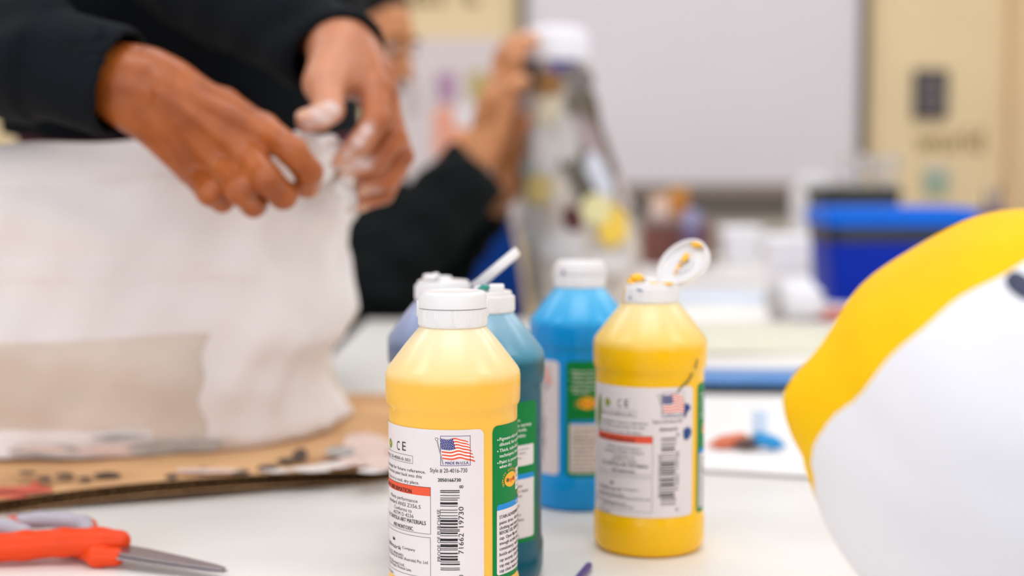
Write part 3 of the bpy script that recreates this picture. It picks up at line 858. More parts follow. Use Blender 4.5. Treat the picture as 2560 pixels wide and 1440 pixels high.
blob('paint_drip', (LR - 0.007, 0.004, -RIMD + 0.0026), (0.0014, 0.0010, 0.0008), M['orange_paint'], lid2, 0.2, 12, None, 13)
blob('paint_drip', (2 * LR - 0.0035, -0.004, -RIMD + 0.0048), (0.0020, 0.0056, 0.0016), M['orange_paint'], lid2, 0.25, 14, None, 14)
# yellow bottle: grey streak above the label, two blue blobs on its edge (angles from the label's right edge)
smear(b2, [(3.2, 0.1236, 0.0005), (1.4, 0.1205, 0.0007), (-0.4, 0.1176, 0.0007)], 0, M['grey_smear'], 0.0004, 'paint_smear', 0.0360)
smear(b2, [(-1.4, 0.1152, 0.0007), (-5, 0.1118, 0.0010), (-11, 0.1090, 0.0015), (-17, 0.1068, 0.0010), (-22, 0.1035, 0.0004)], 0, M['grey_smear'], 0.0005)
smear(b2, [(-10, 0.0965, 0.0006), (-9, 0.0950, 0.0022), (-8, 0.0930, 0.0026), (-11, 0.0905, 0.0010), (-12, 0.0880, 0.0006)], 0, M['blue_paint'], 0.0006)
smear(b2, [(-8, 0.0815, 0.0008), (-8.5, 0.0800, 0.0032), (-8, 0.0775, 0.0034), (-9, 0.0750, 0.0024), (-10, 0.0738, 0.0006)], 0, M['blue_paint'], 0.0006)
smear(b2, [(-113, 0.100, 0.0006), (-114, 0.095, 0.0024), (-116, 0.086, 0.0026), (-117, 0.080, 0.0010)], 0, M['olive'], 0.0006)
smear(b4, [(0, 0, 0), (0, 0.0001, 0)], 0, M['blue_paint']) if False else None
smear(cap4, [(-40, ZC1 + 0.003, 0.0004), (-38, ZC1 + 0.0015, 0.0014), (-36, ZC1, 0.0004)], 0, M['blue_paint'], 0.0006, 'paint_smear', RC)
cblob(cap3, 12, 0.0095, ZC1 + 0.0052, (0.0050, 0.0030, 0.0016), M['teal_paint'], 21, 0)
box('spout_plug', (0.0075, -0.008, ZC1 + 0.0045), (0.009, 0.008, 0.005), M['cap'], cap3, 0.001)
blob('paint_drip', (-0.008, -0.006, ZC1 + 0.0050), (0.0058, 0.005, 0.0022), M['cap'], cap5, 0.25, 16, None, 31)
blob('paint_drip', (-0.005, -0.007, ZC1 + 0.0066), (0.0024, 0.0024, 0.0014), M['cap'], cap5, 0.3, 14, None, 32)

# ------------------------------------------------------------------ cardboard base
CT = 0.0100
edge_px = [(-1010, 1330), (-760, 1326), (-330, 1312), (-100, 1296), (0, 1285), (150, 1274), (300, 1264), (450, 1254), (600, 1240), (760, 1224), (900, 1210), (1012, 1198)]
front = [G(x, y, 0.0)[:2] for (x, y) in edge_px]
front = np.array(front); EPX = np.array([e[0] for e in edge_px], float); EPX = (EPX - EPX[0]) / (EPX[-1] - EPX[0])
NX = 60; NY = 14
s_ = np.linspace(0, 1, NX + 1); L = EPX
fx = np.interp(s_, L, front[:, 0]); fy = np.interp(s_, L, front[:, 1])
def card_pt(i, j):
    v = j / NY
    x = fx[i] + 0.03 * v * (-1 if i > NX * 0.5 else 0.3) * (i / NX)
    y = fy[i] + v * (1.47 - fy[i])
    lift = 0.0065 * math.sin(PI * min(1, max(0, (s_[i] - 0.50) / 0.46))) * (1 - v) ** 2
    j1 = 0.0016 * math.sin(i * 2.3) * (1 - v) * (0.3 if j == 0 else 0)
    return x, y + j1, lift
t = thing('cardboard_base', 'brown corrugated cardboard sheet under the plaster form, paint stained', 'cardboard', (0, 0, TZ))
def sheet(z0, th):
    V = []; Fc = []
    for j in range(NY + 1):
        for i in range(NX + 1):
            x, y, l = card_pt(i, j); V.append((x, y, l + z0))
    n = len(V); V += [(x, y, z + th) for (x, y, z) in V]
    W = NX + 1
    for j in range(NY):
        for i in range(NX):
            a_ = j * W + i; Fc.append((a_, a_ + W, a_ + W + 1, a_ + 1)); Fc.append((n + a_, n + a_ + 1, n + a_ + W + 1, n + a_ + W))
    for i in range(NX):
        Fc.append((i, i + 1, n + i + 1, n + i)); b_ = NY * W + i; Fc.append((b_ + 1, b_, n + b_, n + b_ + 1))
    for j in range(NY):
        a_ = j * W; Fc.append((a_ + W, a_, n + a_, n + a_ + W)); b_ = j * W + NX; Fc.append((b_, b_ + W, n + b_ + W, n + b_))
    return V, Fc
V, Fc = sheet(0.0002, 0.0006); link('bottom_liner', mesh('bottom_liner', V, Fc, False), M['card'], t)
V, Fc = sheet(CT - 0.0006, 0.0006); link('top_liner', mesh('top_liner', V, Fc, False), M['card'], t)
V, Fc = sheet(CT / 2 - 0.0002, 0.0004); link('middle_liner', mesh('middle_liner', V, Fc, False), M['card_core'], t)
V = []; Fc = []
for lev in range(2):
    n0 = len(V); NF = 900
    zc = CT * (0.27 + 0.46 * lev); am = CT * 0.19
    for j in range(2):
        for k in range(NF + 1):
            s = k / NF; x = np.interp(s, s_, fx); y = np.interp(s, s_, fy)
            lift = 0.0065 * math.sin(PI * min(1, max(0, (s - 0.50) / 0.46)))
            jj = 0.0012 * math.sin(k * 1.7) + 0.0008 * math.sin(k * 0.37)
            V.append((x, y + jj + (0.10 * j), (lift if j == 0 else lift * (1 - 0.10 / (1.47 - y)) ** 2) + zc + am * math.sin(2 * PI * k / 10)))
    for k in range(NF): Fc.append((n0 + k, n0 + k + 1, n0 + NF + 2 + k, n0 + NF + 1 + k))
fl = link('fluted_core', mesh('fluted_core', V, Fc), M['card_core'], t)
def stain(parent, px, py, rx, ry, m, z, seed, name='paint_stain', n=20):
    rng = np.random.RandomState(seed); c = G(px, py, z); V = [(c[0], c[1], z + 0.0003)]; V2 = []
    for k in range(n):
        an = 2 * PI * k / n; rr = 1 + 0.35 * (rng.rand() - 0.5)
        q = G(px + rx * rr * math.cos(an), py + ry * rr * math.sin(an), z); V.append((q[0], q[1], z))
    Fc = [(0, 1 + (k + 1) % n, 1 + k) for k in range(n)]
    return link(name, mesh(name, V, Fc), m, parent)
M['redstain'] = mat('red_paint_stain', (206, 84, 62), 0.6, 0.2, 60)
M['whitestain'] = mat('white_paint_stain', (238, 228, 222), 0.6, 0.05)
M['blackmark'] = mat('black_print_on_card', (74, 60, 50), 0.8, 0.1)
M['pinkpaper'] = mat('pinkish_paper', (226, 200, 188), 0.85, 0.05)
M['newsgrey'] = mat('grey_newsprint', (176, 170, 164), 0.85, 0.12, 60)
zt_card = CT + 0.0008
for k, (x, y, rx, ry, mm) in enumerate([(60, 1224, 80, 9, 'redstain'), (88, 1212, 14, 10, 'redstain'), (10, 1240, 60, 5, 'redstain'), (690, 1176, 40, 5, 'whitestain'), (780, 1172, 50, 8, 'whitestain'), (840, 1162, 40, 8, 'whitestain'), (900, 1150, 60, 14, 'pinkpaper'), (930, 1176, 40, 6, 'whitestain'), (915, 1112, 66, 30, 'pinkpaper'), (948, 1150, 36, 24, 'pinkpaper'), (850, 1128, 40, 12, 'newsgrey'),
                                        (520, 1176, 90, 6, 'pinkpaper')]):
    stain(t, x, y, rx, ry, M[mm], zt_card + 0.0003 * k + 0.002 + 0.0035 * min(1, max(0, (x - 0) / 400)) * 0.8, 40 + k)
for k, (x0, x1, y, h) in enumerate([(45, 90, 1182, 5), (95, 130, 1196, 7), (135, 190, 1188, 6), (195, 230, 1196, 5), (235, 305, 1186, 7), (412, 445, 1192, 7), (492, 530, 1176, 8), (580, 622, 1180, 7), (640, 700, 1168, 6), (730, 770, 1136, 14), (690, 740, 1150, 6)]):
    stain(t, (x0 + x1) / 2, y, (x1 - x0) / 2, h, M['blackmark'], zt_card + 0.0052 + 0.0001 * k, 70 + k, 'printed_mark', 14)

# ------------------------------------------------------------------ plaster form
FX, FY = -0.385, 1.315; FA, FBB = 0.230, 0.205
ZF = CT + 0.0040; HF = 0.263
prof_px = [(440, 884), (500, 884), (540, 881), (580, 874), (620, 869), (680, 876), (740, 888), (770, 892), (800, 890), (830, 880), (865, 852), (900, 838), (950, 832), (985, 846), (1010, 868), (1040, 880), (1062, 884), (1090, 876)]
pz = []; pr = []
for (py, px) in prof_px:
    q = P(868 + (px - 868) * 1.3 - (6 if py < 560 else 24), py, 1.30); pz.append(q[2] - TZ); pr.append(q[0] - FX)
pz = np.array(pz[::-1]); pr = np.array(pr[::-1])
def form_pt(th, z, off=0.0):
    """th: 0 = +x, -90 = towards camera"""
    c, s = math.cos(th), math.sin(th); n = 2.7
    k = (abs(c) ** n + abs(s) ** n) ** (-1 / n)
    ax = float(np.interp(z, pz, pr)); w = max(0, c) ** 2
    a_ = FA * (1 - w) + ax * w
    b_ = FBB + 0.004 * math.sin(9 * z * 6 + 2 * th) + (ax - FA) * 0.12
    top = 1.0
    e = z - (HF - 0.022)
    inset = 0.0
    if e > 0: inset = 0.022 - math.sqrt(max(0, 0.022 ** 2 - e * e))
    bump = 0.0022 * math.sin(13 * th + 40 * z) + 0.0016 * math.sin(29 * th - 70 * z) + 0.0014 * math.sin(7 * th + 120 * z)
    rr = k
    x = a_ * c * rr; y = b_ * s * rr
    L_ = math.hypot(x, y); f = (L_ - inset + bump * 0.8 + off) / L_
    zz = z + (0.003 * math.sin(5 * th + 1) + 0.002 * math.sin(11 * th)) * (z / HF)
    return (FX + x * f, FY + y * f, zz)
t = thing('plaster_form', 'large white plaster cloth form standing on the cardboard', 'sculpture', (0, 0, TZ))
NT, NZ = 120, 56
V = []; Fc = []
zs = [ZF + (HF - ZF) * (1 - (1 - j / NZ) ** 1.25) for j in range(NZ + 1)]
for z in zs:
    for i in range(NT): V.append(form_pt(2 * PI * i / NT, z))
for j in range(NZ):
    for i in range(NT):
        a_ = j * NT + i; b_ = j * NT + (i + 1) % NT; Fc.append((a_, b_, b_ + NT, a_ + NT))
V.append((FX, FY, HF - 0.012)); cc = len(V) - 1
for i in range(NT): Fc.append((NZ * NT + i, NZ * NT + (i + 1) % NT, cc))
Fc.append(tuple(reversed(range(NT))))
link('gauze_body', mesh('gauze_body', V, Fc), M['gauze'], t)
def strip(th0, th1, z0, z1, off=0.0014, seed=0, rag=0.004, m='plaster', nth=40, nz=22, lo=None):
    rng = np.random.RandomState(seed); ph = rng.rand(8) * 6
    V = []; Fc = []
    for j in range(nz + 1):
        for i in range(nth + 1):
            u, v = i / nth, j / nz
            th = math.radians(th0 + (th1 - th0) * u)
            za = z0 + (lo(u) if lo else 0) + rag * (math.sin(9 * u + ph[0]) + 0.5 * math.sin(31 * u + ph[1])); zb_ = z1 + rag * 0.5 * math.sin(8 * u + ph[2])
            z = za + (zb_ - za) * v
            th += 0.012 * math.sin(17 * v + ph[3]) * (1 if u > 0.5 else -1)
            e = min(u, 1 - u, v, 1 - v) * 8
            V.append(form_pt(th, min(max(z, ZF), HF - 0.0002), off * min(1, 0.25 + e) + 0.0005 * math.sin(60 * u * (th1 - th0) / 90 + 3 * v)))
    W = nth + 1
    for j in range(nz):
        for i in range(nth): a_ = j * W + i; Fc.append((a_, a_ + 1, a_ + W + 1, a_ + W))
    return link('plaster_strip', mesh('plaster_strip', V, Fc), M[m], t)
strip(-175, 40, 0.107, HF - 0.004, 0.0018, 1, 0.002, 'plaster', 90, 24)
strip(-56, 10, 0.012, 0.124, 0.0016, 2, 0.0015, 'plaster', 50, 20, lambda u: 0.012 * (1 - u))
strip(-180, -66, 0.008, 0.034, 0.0016, 3, 0.002, 'plaster', 40, 8)
strip(-100, -40, 0.150, 0.172, 0.0028, 4, 0.0015, 'plaster', 40, 8)
strip(-178, 60, HF - 0.032, HF - 0.0003, 0.003, 5, 0.0015, 'plaster', 90, 10)
# flat newspaper scraps at its foot
for k, (x, y, rx, ry, mm) in enumerate([(400, 1150, 82, 16, 'newsgrey'), (420, 1118, 90, 10, 'pinkpaper'), (560, 1152, 90, 16, 'pinkpaper'), (640, 1128, 70, 18, 'newsgrey'), (560, 1090, 60, 8, 'newsgrey'), (720, 1118, 50, 14, 'newsgrey')]):
    th = math.radians(-100 + (x - 250) * 0.09); V = []; n = 18; rng = np.random.RandomState(90 + k)
    # curved scraps pasted low on the form
    zc = max(ZF + 0.006, P(x, y, FY - FBB + 0.01)[2] - TZ); V = []; Fc = []
    tw = rx * 0.00032 / 0.22; zh = ry * 0.00031
    V.append(form_pt(th, zc, 0.0034 + 0.0003 * k))
    for q in range(n):
        an = 2 * PI * q / n; rr = 1 + 0.25 * (rng.rand() - 0.5)
        V.append(form_pt(th + tw * rr * math.cos(an), max(ZF, zc + zh * rr * math.sin(an)), 0.0030 + 0.0003 * k))
    Fc = [(0, 1 + q, 1 + (q + 1) % n) for q in range(n)]
    link('newspaper_scrap', mesh('newspaper_scrap', V, Fc), M[mm], t)

# wet strip of cloth between the two hands
t = thing('cloth_strip', 'wet white strip of plaster cloth pinched between both hands', 'cloth', (0, 0, 0))
pathc = [P(690, 372, 1.13), P(735, 340, 1.125), P(790, 335, 1.12), P(840, 350, 1.13), P(866, 380, 1.14), P(868, 415, 1.15)]
V = []; Fc = []
n1, n2 = 30, 12
pc = np.array(pathc)
for i in range(n1 + 1):
    s = i / n1 * (len(pc) - 1); k = min(int(s), len(pc) - 2); f = s - k
    f = f * f * (3 - 2 * f)
    p = pc[k] * (1 - f) + pc[k + 1] * f
    for j in range(n2 + 1):
        v = j / n2
        V.append((p[0] + 0.004 * math.sin(9 * v + i * 0.5), p[1] + 0.010 * math.sin(4.2 * v + i * 0.35) + 0.02 * v, p[2] - v * 0.042 + 0.003 * math.sin(i * 0.9)))
for i in range(n1):
    for j in range(n2): a_ = i * (n2 + 1) + j; Fc.append((a_, a_ + n2 + 1, a_ + n2 + 2, a_ + 1))
o = link('wet_sheet', mesh('wet_sheet', V, Fc), M['plaster'], t)
md = o.modifiers.new('thick', 'SOLIDIFY'); md.thickness = 0.0025
blob('wad', tuple(P(770, 395, 1.135)), (0.030, 0.016, 0.020), M['plaster'], t, 0.18, 24, None, 5, 5)

# ------------------------------------------------------------------ scissors
def sc(px, py, z): return G(px, py, z) - np.array([0, 0, TZ])
t = thing('scissors', 'orange red handled scissors with grey grips lying before the cardboard', 'scissors', (0, 0, TZ))
tip = sc(562, 1423, 0.006); piv = sc(285, 1378, 0.008)
ax_ = tip - piv; ax_[2] = 0; Ls = np.linalg.norm(ax_); ax_ /= Ls; nx_ = np.array([-ax_[1], ax_[0], 0])
def blade(name, side, z0, z1, lift):
    pr = [(-0.018, -0.006, 0.008), (0.0, -0.0085, 0.0105), (0.02, -0.0085, 0.0100), (Ls * 0.6, -0.0070, 0.0072), (Ls * 0.9, -0.0048, 0.0040), (Ls, -0.0032, 0.0014)]
    V = []; Fc = []
    for (u, a_, b_) in pr:
        f = u / Ls; z = z0 + (z1 - z0) * max(0, f); th = 0.0022 * (1 - 0.45 * max(0, f))
        a2, b2 = (a_, b_) if side > 0 else (-b_, -a_)
        mid = a2 + (b2 - a2) * 0.45
        for (w, dz) in ((a2, 0.0), (b2, 0.0), (b2, th * 0.45), (mid, th), (a2, th * 0.95)):
            q = piv + ax_ * u + nx_ * w; V.append((q[0], q[1], z + dz + lift))
    k = 5
    for i in range(len(pr) - 1):
        for j in range(k): Fc.append((i * k + j, (i + 1) * k + j, (i + 1) * k + (j + 1) % k, i * k + (j + 1) % k))
    Fc.append((0, 1, 2, 3, 4)); Fc.append(tuple(reversed([(len(pr) - 1) * k + j for j in range(k)])))
    return link(name, mesh(name, V, Fc, True, 20), M['metal'], t)
blade('blade', 1, 0.0088, 0.0062, 0.0); blade('blade', -1, 0.0066, 0.0040, 0.0)
def sdf_part(name, fn, lo, hi, h, m, parent):
    V, Q = nets(fn, lo, hi, h)
    return link(name, fast_mesh(name, V, Q), m, parent)
# handle pieces (in table coordinates): flattened round bars
def pt(px, py, z): q = sc(px, py, z); return q
hA = [(pt(300, 1352, 0.0135), 0.0066), (pt(250, 1354, 0.0135), 0.0084), (pt(160, 1356, 0.0130), 0.0086), (pt(60, 1364, 0.0115), 0.0088), (pt(-60, 1374, 0.0102), 0.0090), (pt(-170, 1380, 0.0095), 0.0090)]
loop1 = [pt(236, 1338, 0.0120), pt(222, 1315, 0.0120), pt(170, 1303, 0.0115), pt(100, 1302, 0.0110), pt(30, 1310, 0.0105), pt(60, 1342, 0.0105)]
loop2 = [pt(75, 1352, 0.0100), pt(40, 1330, 0.0100), pt(-40, 1322, 0.0095), pt(-140, 1330, 0.009), pt(-190, 1362, 0.009)]
def chain_fn(chains, k=0.003):
    def fn(Pt):
        d = None
        for ch in chains:
            for (p, q) in zip(ch[:-1], ch[1:]):
                e = cap_d(Pt, p[0], p[1], q[0], q[1]); d = e if d is None else smin(d, e, k)
        return d
    return fn
def chain_bounds(chains, pad=0.008):
    pts = np.array([np.array(p) + s * r for ch in chains for (p, r) in ch for s in (-1, 1)])
    return pts.min(0) - pad, pts.max(0) + pad
chA = [hA, [(loop1[0], 0.0050)] + [(p, 0.0046) for p in loop1[1:]], [(p, 0.0052) for p in loop2]]
lo_, hi_ = chain_bounds(chA)
hd1 = sdf_part('handle', chain_fn(chA), lo_, hi_, 0.0013, M['orange_plastic'], t)
chB = [[(pt(288, 1392, 0.0068), 0.0058), (pt(244, 1390, 0.0068), 0.0066), (pt(200, 1372, 0.0068), 0.0056), (pt(110, 1350, 0.0060), 0.0050), (pt(-40, 1352, 0.0058), 0.0050), (pt(-150, 1368, 0.0058), 0.0050)]]
lo_, hi_ = chain_bounds(chB)
hd2 = sdf_part('handle', chain_fn(chB), lo_, hi_, 0.0013, M['orange_plastic'], t)
gA = [[(p + np.array([0, 0, 0.0022]), 0.0052) for p in (pt(218, 1332, 0.012), pt(208, 1318, 0.012), pt(160, 1309, 0.012), pt(100, 1308, 0.0115), pt(58, 1312, 0.011))]]
lo_, hi_ = chain_bounds(gA); sdf_part('grip_lining', chain_fn(gA), lo_, hi_, 0.0013, M['grey_rubber'], hd1)
gB = [[(p + np.array([0, 0, 0.0022]), 0.0054) for p in (pt(62, 1342, 0.010), pt(20, 1328, 0.010), pt(-60, 1322, 0.010), pt(-140, 1332, 0.0095))]]
lo_, hi_ = chain_bounds(gB); sdf_part('grip_lining', chain_fn(gB), lo_, hi_, 0.0013, M['grey_rubber'], hd1)
lathe('pivot_screw', [(0.0036, 0.006), (0.0036, 0.0118), (0.0028, 0.0124)], M['metal'], t, 20, tuple(piv * np.array([1, 1, 0])))

# ------------------------------------------------------------------ purple brush by the yellow bottle
e0 = G(1474, 1412, 0.0028); e1 = e0 + np.array([-0.040, -0.150, 0.0006])
t = thing('paint_brush', 'thin purple brush handle end in front of the bright yellow bottle', 'brush', tuple(e0))
dv = e1 - e0
tube('handle', [(0, 0, 0), tuple(dv * 0.02), tuple(dv * 0.3), tuple(dv * 0.7)], [0.0016, 0.0023, 0.0025, 0.0022], M['purple'], t, 14)
tube('ferrule', [tuple(dv * 0.7), tuple(dv * 0.82)], [0.0024, 0.0026], M['metal'], t, 14)
tube('bristles', [tuple(dv * 0.82), tuple(dv * 0.92), tuple(dv * 1.0)], [0.0026, 0.0030, 0.0008], M['card_core'], t, 14)

# ------------------------------------------------------------------ yellow and white papier mache head, near right edge
BC = P(2600, 1100, 0.56); BR = 0.0906
nrm = np.array([0.405, -0.659, -0.634]); nrm /= np.linalg.norm(nrm)      # x right, y away, z up
u_ = np.cross(nrm, [0, 0, 1]); u_ /= np.linalg.norm(u_); v_ = np.cross(nrm, u_)
bd = np.array([-0.985, 0.0, 0.17]); bd /= np.linalg.norm(bd)
def mache(la, lo, off):
    d = nrm * math.cos(la) + (u_ * math.cos(lo) + v_ * math.sin(lo)) * math.sin(la)
    k = 1 + 0.13 * math.exp(-((math.acos(max(-1, min(1, float(d @ bd))))) / 0.22) ** 2)
    k += 0.006 * math.sin(9 * d[0] + 4 * d[2]) + 0.005 * math.sin(14 * d[2] - 6 * d[1]) + 0.003 * math.sin(31 * d[0] * d[2] + 23 * d[1])
    return d * (BR * k + off)
LB = math.acos(-0.289)
t = thing('papier_mache_head', 'round white papier mache head with a bright yellow cap, close up', 'sculpture', (BC[0], BC[1], TZ))
hz = BC[2] - TZ
def mache_part(name, l0, l1, off, m, wob):
    V = []; Fc = []; nr, nl = 44, 96
    for j in range(nr + 1):
        for i in range(nl):
            lo = 2 * PI * i / nl; w = 0.012 * math.sin(7 * lo) + 0.008 * math.sin(17 * lo + 1)
            f = j / nr
            la = l0 + (l1 - l0) * f + (w * (1 - f) if wob == 0 else w * f)
            e = off * min(1, (1 - f if wob else f) * 10)
            q = mache(la, lo, e); V.append((q[0], q[1], q[2] + hz))
    for j in range(nr):
        for i in range(nl):
            a_ = j * nl + i; b_ = j * nl + (i + 1) % nl; Fc.append((a_, a_ + nl, b_ + nl, b_))
    return link(name, mesh(name, V, Fc), m, t)
mache_part('white_face', 0.001, LB + 0.06, 0.0, M['white_mache'], 1)
mache_part('yellow_cap', LB, PI - 0.001, 0.0012, M['yellow_mache'], 0)
lathe('neck', [(0.062, 0.0), (0.060, 0.01), (0.050, 0.03), (0.046, 0.05), (0.050, 0.08)], M['white_mache'], t, 48)
dsp = np.array([-0.03, -0.70, 0.70]); 
for (px, py, rx, ry, sd) in ((2556, 716, 0.0075, 0.0042, 2),):
    rr_ = ray(px, py); oc = np.array([0, 0, CAMZ]) - BC
    b2_ = float(rr_ @ oc) / float(rr_ @ rr_); c2_ = (float(oc @ oc) - (BR * 1.004) ** 2) / float(rr_ @ rr_)
    tt = -b2_ - math.sqrt(max(0, b2_ * b2_ - c2_)); hit = np.array([0, 0, CAMZ]) + rr_ * tt - BC
    nn = hit / np.linalg.norm(hit); s1 = np.cross(nn, [0, 0, 1]); s1 /= np.linalg.norm(s1); s2 = np.cross(s1, nn)
    d1 = (s1 * -0.6 + s2 * -0.8) * 1.0; d1 /= np.linalg.norm(d1)
    for sgn in (1,):
        d1 = s1 * 0.62 + s2 * 0.78; d1 /= np.linalg.norm(d1)
    d2 = np.cross(nn, d1)
    blob('painted_eye', tuple(hit + np.array([0, 0, hz])), (0.0078, 0.0040, 0.0010), mat('navy_paint', (40, 48, 78), 0.5), t, 0.1, 20, [d1, d2, nn], 4)

# ------------------------------------------------------------------ foam board and things on it
f0_ = G(1500, 1158, 0.0034); f1_ = G(2300, 1203, 0.0034)
dirx = f1_ - f0_; dirx[2] = 0; Lf = np.linalg.norm(dirx); dirx /= Lf; ang = math.atan2(dirx[1], dirx[0])
t = thing('foam_board', 'large white foam board sheet lying behind the bottles', 'board', tuple(f0_ * np.array([1, 1, 0]) + np.array([0, 0, TZ])), ang)
box('sheet', (Lf / 2, 0.30, 0.0017), (Lf, 0.60, 0.0032), M['foam'], t, 0.0003)
box('edge_core', (Lf / 2, -0.0004, 0.0017), (Lf, 0.0008, 0.0022), M['foam_edge'], t)
FT = 0.0036
def marker(p0, p1, r, mb, mt, label, nm='crayon'):
    p0 = np.array(p0); p1 = np.array(p1); L_ = np.linalg.norm(p1 - p0); ax3 = (p1 - p0) / L_
    t = thing(nm, label, 'crayon', tuple(p0), 0, 'short crayons on the foam board')
    lathe('barrel', [(r, L_ * 0.36), (r, L_ * 0.9), (r * 0.9, L_)], mb, t, 20, ax=ax3)
    lathe('tip', [(r * 0.08, 0), (r * 0.3, L_ * 0.08), (r * 0.92, L_ * 0.34), (r, L_ * 0.36)], mt, t, 20, ax=ax3)
M['orange_tip'] = mat('orange_wax', (226, 122, 86), 0.5); M['brown_wax'] = mat('dark_brown_wax', (92, 66, 60), 0.5); M['blue_wax'] = mat('sky_blue_wax', (28, 150, 214), 0.45)
q = G(1768, 1112, FT + 0.004); q2 = G(1868, 1098, FT + 0.0075)
marker(q, q + np.array([0.034, 0.010, 0.0030]), 0.0062, M['orange_tip'], M['orange_tip'], 'short orange crayon with a coned tip, pointing at the yellow bottle')
q = G(1846, 1112, FT + 0.0050)
marker(q + np.array([-0.004, -0.002, 0.0]), q + np.array([0.020, 0.004, 0.002]), 0.0052, M['brown_wax'], M['brown_wax'], 'short dark brown crayon between the orange and blue ones')
q = G(1966, 1116, FT + 0.0035)
marker(q, q + np.array([-0.027, -0.001, 0.0080]), 0.0060, M['blue_wax'], M['blue_wax'], 'short sky blue crayon beside the yellow capped head')
q = G(1905, 1098, FT)
t = thing('film_wrapper', 'small pale blue film wrapper standing behind the blue crayon', 'wrapper', tuple(q + np.array([0, 0.012, 0])))
box('disc', (0, 0, 0.012), (0.014, 0.0016, 0.024), mat('pale_blue_film', (206, 222, 240), 0.2), t, 0.0006)
box('foot', (0, 0, 0.001), (0.016, 0.004, 0.002), M['bluesheet'], t)
# blue flat tray
c = (G(1772, 975, FT) + G(2010, 990, FT)) / 2
t = thing('flat_tray', 'flat blue topped black tray lying across the foam board', 'tray', (c[0] + 0.02, c[1] + 0.042, TZ + FT), math.radians(-4))
box('base', (0, 0, 0.0068), (0.157, 0.103, 0.0065), M['black'], t, 0.0012)
box('lid', (0, 0, 0.0122), (0.158, 0.104, 0.0045), mat('mid_blue_plastic', (52, 130, 200), 0.3, 0.05), t, 0.002)
box('foot', (0.034, -0.04, 0.0026), (0.020, 0.014, 0.005), M['black'], t, 0.001); box('foot', (-0.06, 0.04, 0.0026), (0.02, 0.014, 0.005), M['black'], t, 0.001); box('foot', (0.06, 0.04, 0.0026), (0.02, 0.014, 0.005), M['black'], t, 0.001)
# paper sheets further back
def sheet_px(name, px, py, w, d, m, label, rz=0.0, z=0.001, group=None):
    c = G(px, py, 0)
    t = link(name, None, None) if False else None
    V = []; Fc = []; n = 8
    for j in range(n + 1):
        for i in range(n + 1):
            x = (i / n - 0.5) * w; y = (j / n - 0.5) * d
            V.append((x, y, z + 0.0012 * (1 + math.sin(i * 0.9 + j * 0.5))))
    for j in range(n):
        for i in range(n): a_ = j * (n + 1) + i; Fc.append((a_, a_ + 1, a_ + n + 2, a_ + n + 1))
    o = link(name, mesh(name, V, Fc), m, None, (c[0], c[1], TZ)); o.rotation_euler = (0, 0, rz)
    md = o.modifiers.new('thick', 'SOLIDIFY'); md.thickness = 0.0005
    return tag(o, label, 'paper', group)
sheet_px('paper_sheet', 1860, 850, 0.30, 0.36, M['cream_paper'], 'pale cream green paper sheet behind the bright yellow bottle', 0.1)
sheet_px('paper_sheet', 1800, 745, 0.24, 0.28, M['bluesheet'], 'pale blue paper sheet on the far table', -0.2)
sheet_px('paper_sheet', 1850, 700, 0.5, 0.3, M['glue'], 'wide milky white sheet before the white tubs', 0.1, 0.003)

# ------------------------------------------------------------------ far table: blue bin, cups, tubs, boxes
cb0 = P(2066, 600, 2.62); cb1 = P(2452, 600, 2.62)
bw = cb1[0] - cb0[0]
t = thing('storage_bin', 'blue plastic bin with bright blue lid on the far table', 'bin', ((cb0[0] + cb1[0]) / 2, 2.62 + 0.10, TZ))
bh = P(2200, 566, 2.62)[2] - TZ
V = []; Fc = []
rings = [(0.88, 0.0), (0.9, 0.008), (0.94, bh - 0.030)]
def rring(sx, sy, r, z, n=8):
    out = []
    for (cx, cy, a0) in ((1, 1, 0), (-1, 1, 90), (-1, -1, 180), (1, -1, 270)):
        for k in range(n + 1):
            an = math.radians(a0 + 90 * k / n); out.append((cx * (sx - r) + r * math.cos(an), cy * (sy - r) + r * math.sin(an), z))
    return out
def loft(rs, cap0=True, cap1=True):
    V = []; Fc = []; n = len(rs[0])
    for r in rs: V += r
    for j in range(len(rs) - 1):
        for i in range(n): a_ = j * n + i; b_ = j * n + (i + 1) % n; Fc.append((a_, b_, b_ + n, a_ + n))
    if cap0: Fc.append(tuple(reversed(range(n))))
    if cap1: Fc.append(tuple((len(rs) - 1) * n + i for i in range(n)))
    return V, Fc
hw_ = bw / 2; hd_ = 0.11
V, Fc = loft([rring(hw_ * k, hd_ * k, 0.025, z) for (k, z) in rings]); link('tub', mesh('tub', V, Fc, True, 40), M['bluebin'], t)
V, Fc = loft([rring(hw_ * 0.955, hd_ * 0.955, 0.025, bh - 0.030), rring(hw_ * 0.955, hd_ * 0.955, 0.025, bh)]); link('black_band', mesh('black_band', V, Fc, True, 40), M['black'], t)
lz = bh
V, Fc = loft([rring(hw_, hd_, 0.03, lz), rring(hw_ * 1.01, hd_ * 1.02, 0.03, lz + 0.012), rring(hw_ * 1.0, hd_ * 1.0, 0.03, lz + 0.030), rring(hw_ * 0.93, hd_ * 0.9, 0.03, lz + 0.034), rring(hw_ * 0.88, hd_ * 0.8, 0.03, lz + 0.026)]); link('lid', mesh('lid', V, Fc, True, 40), M['bluelid'], t)
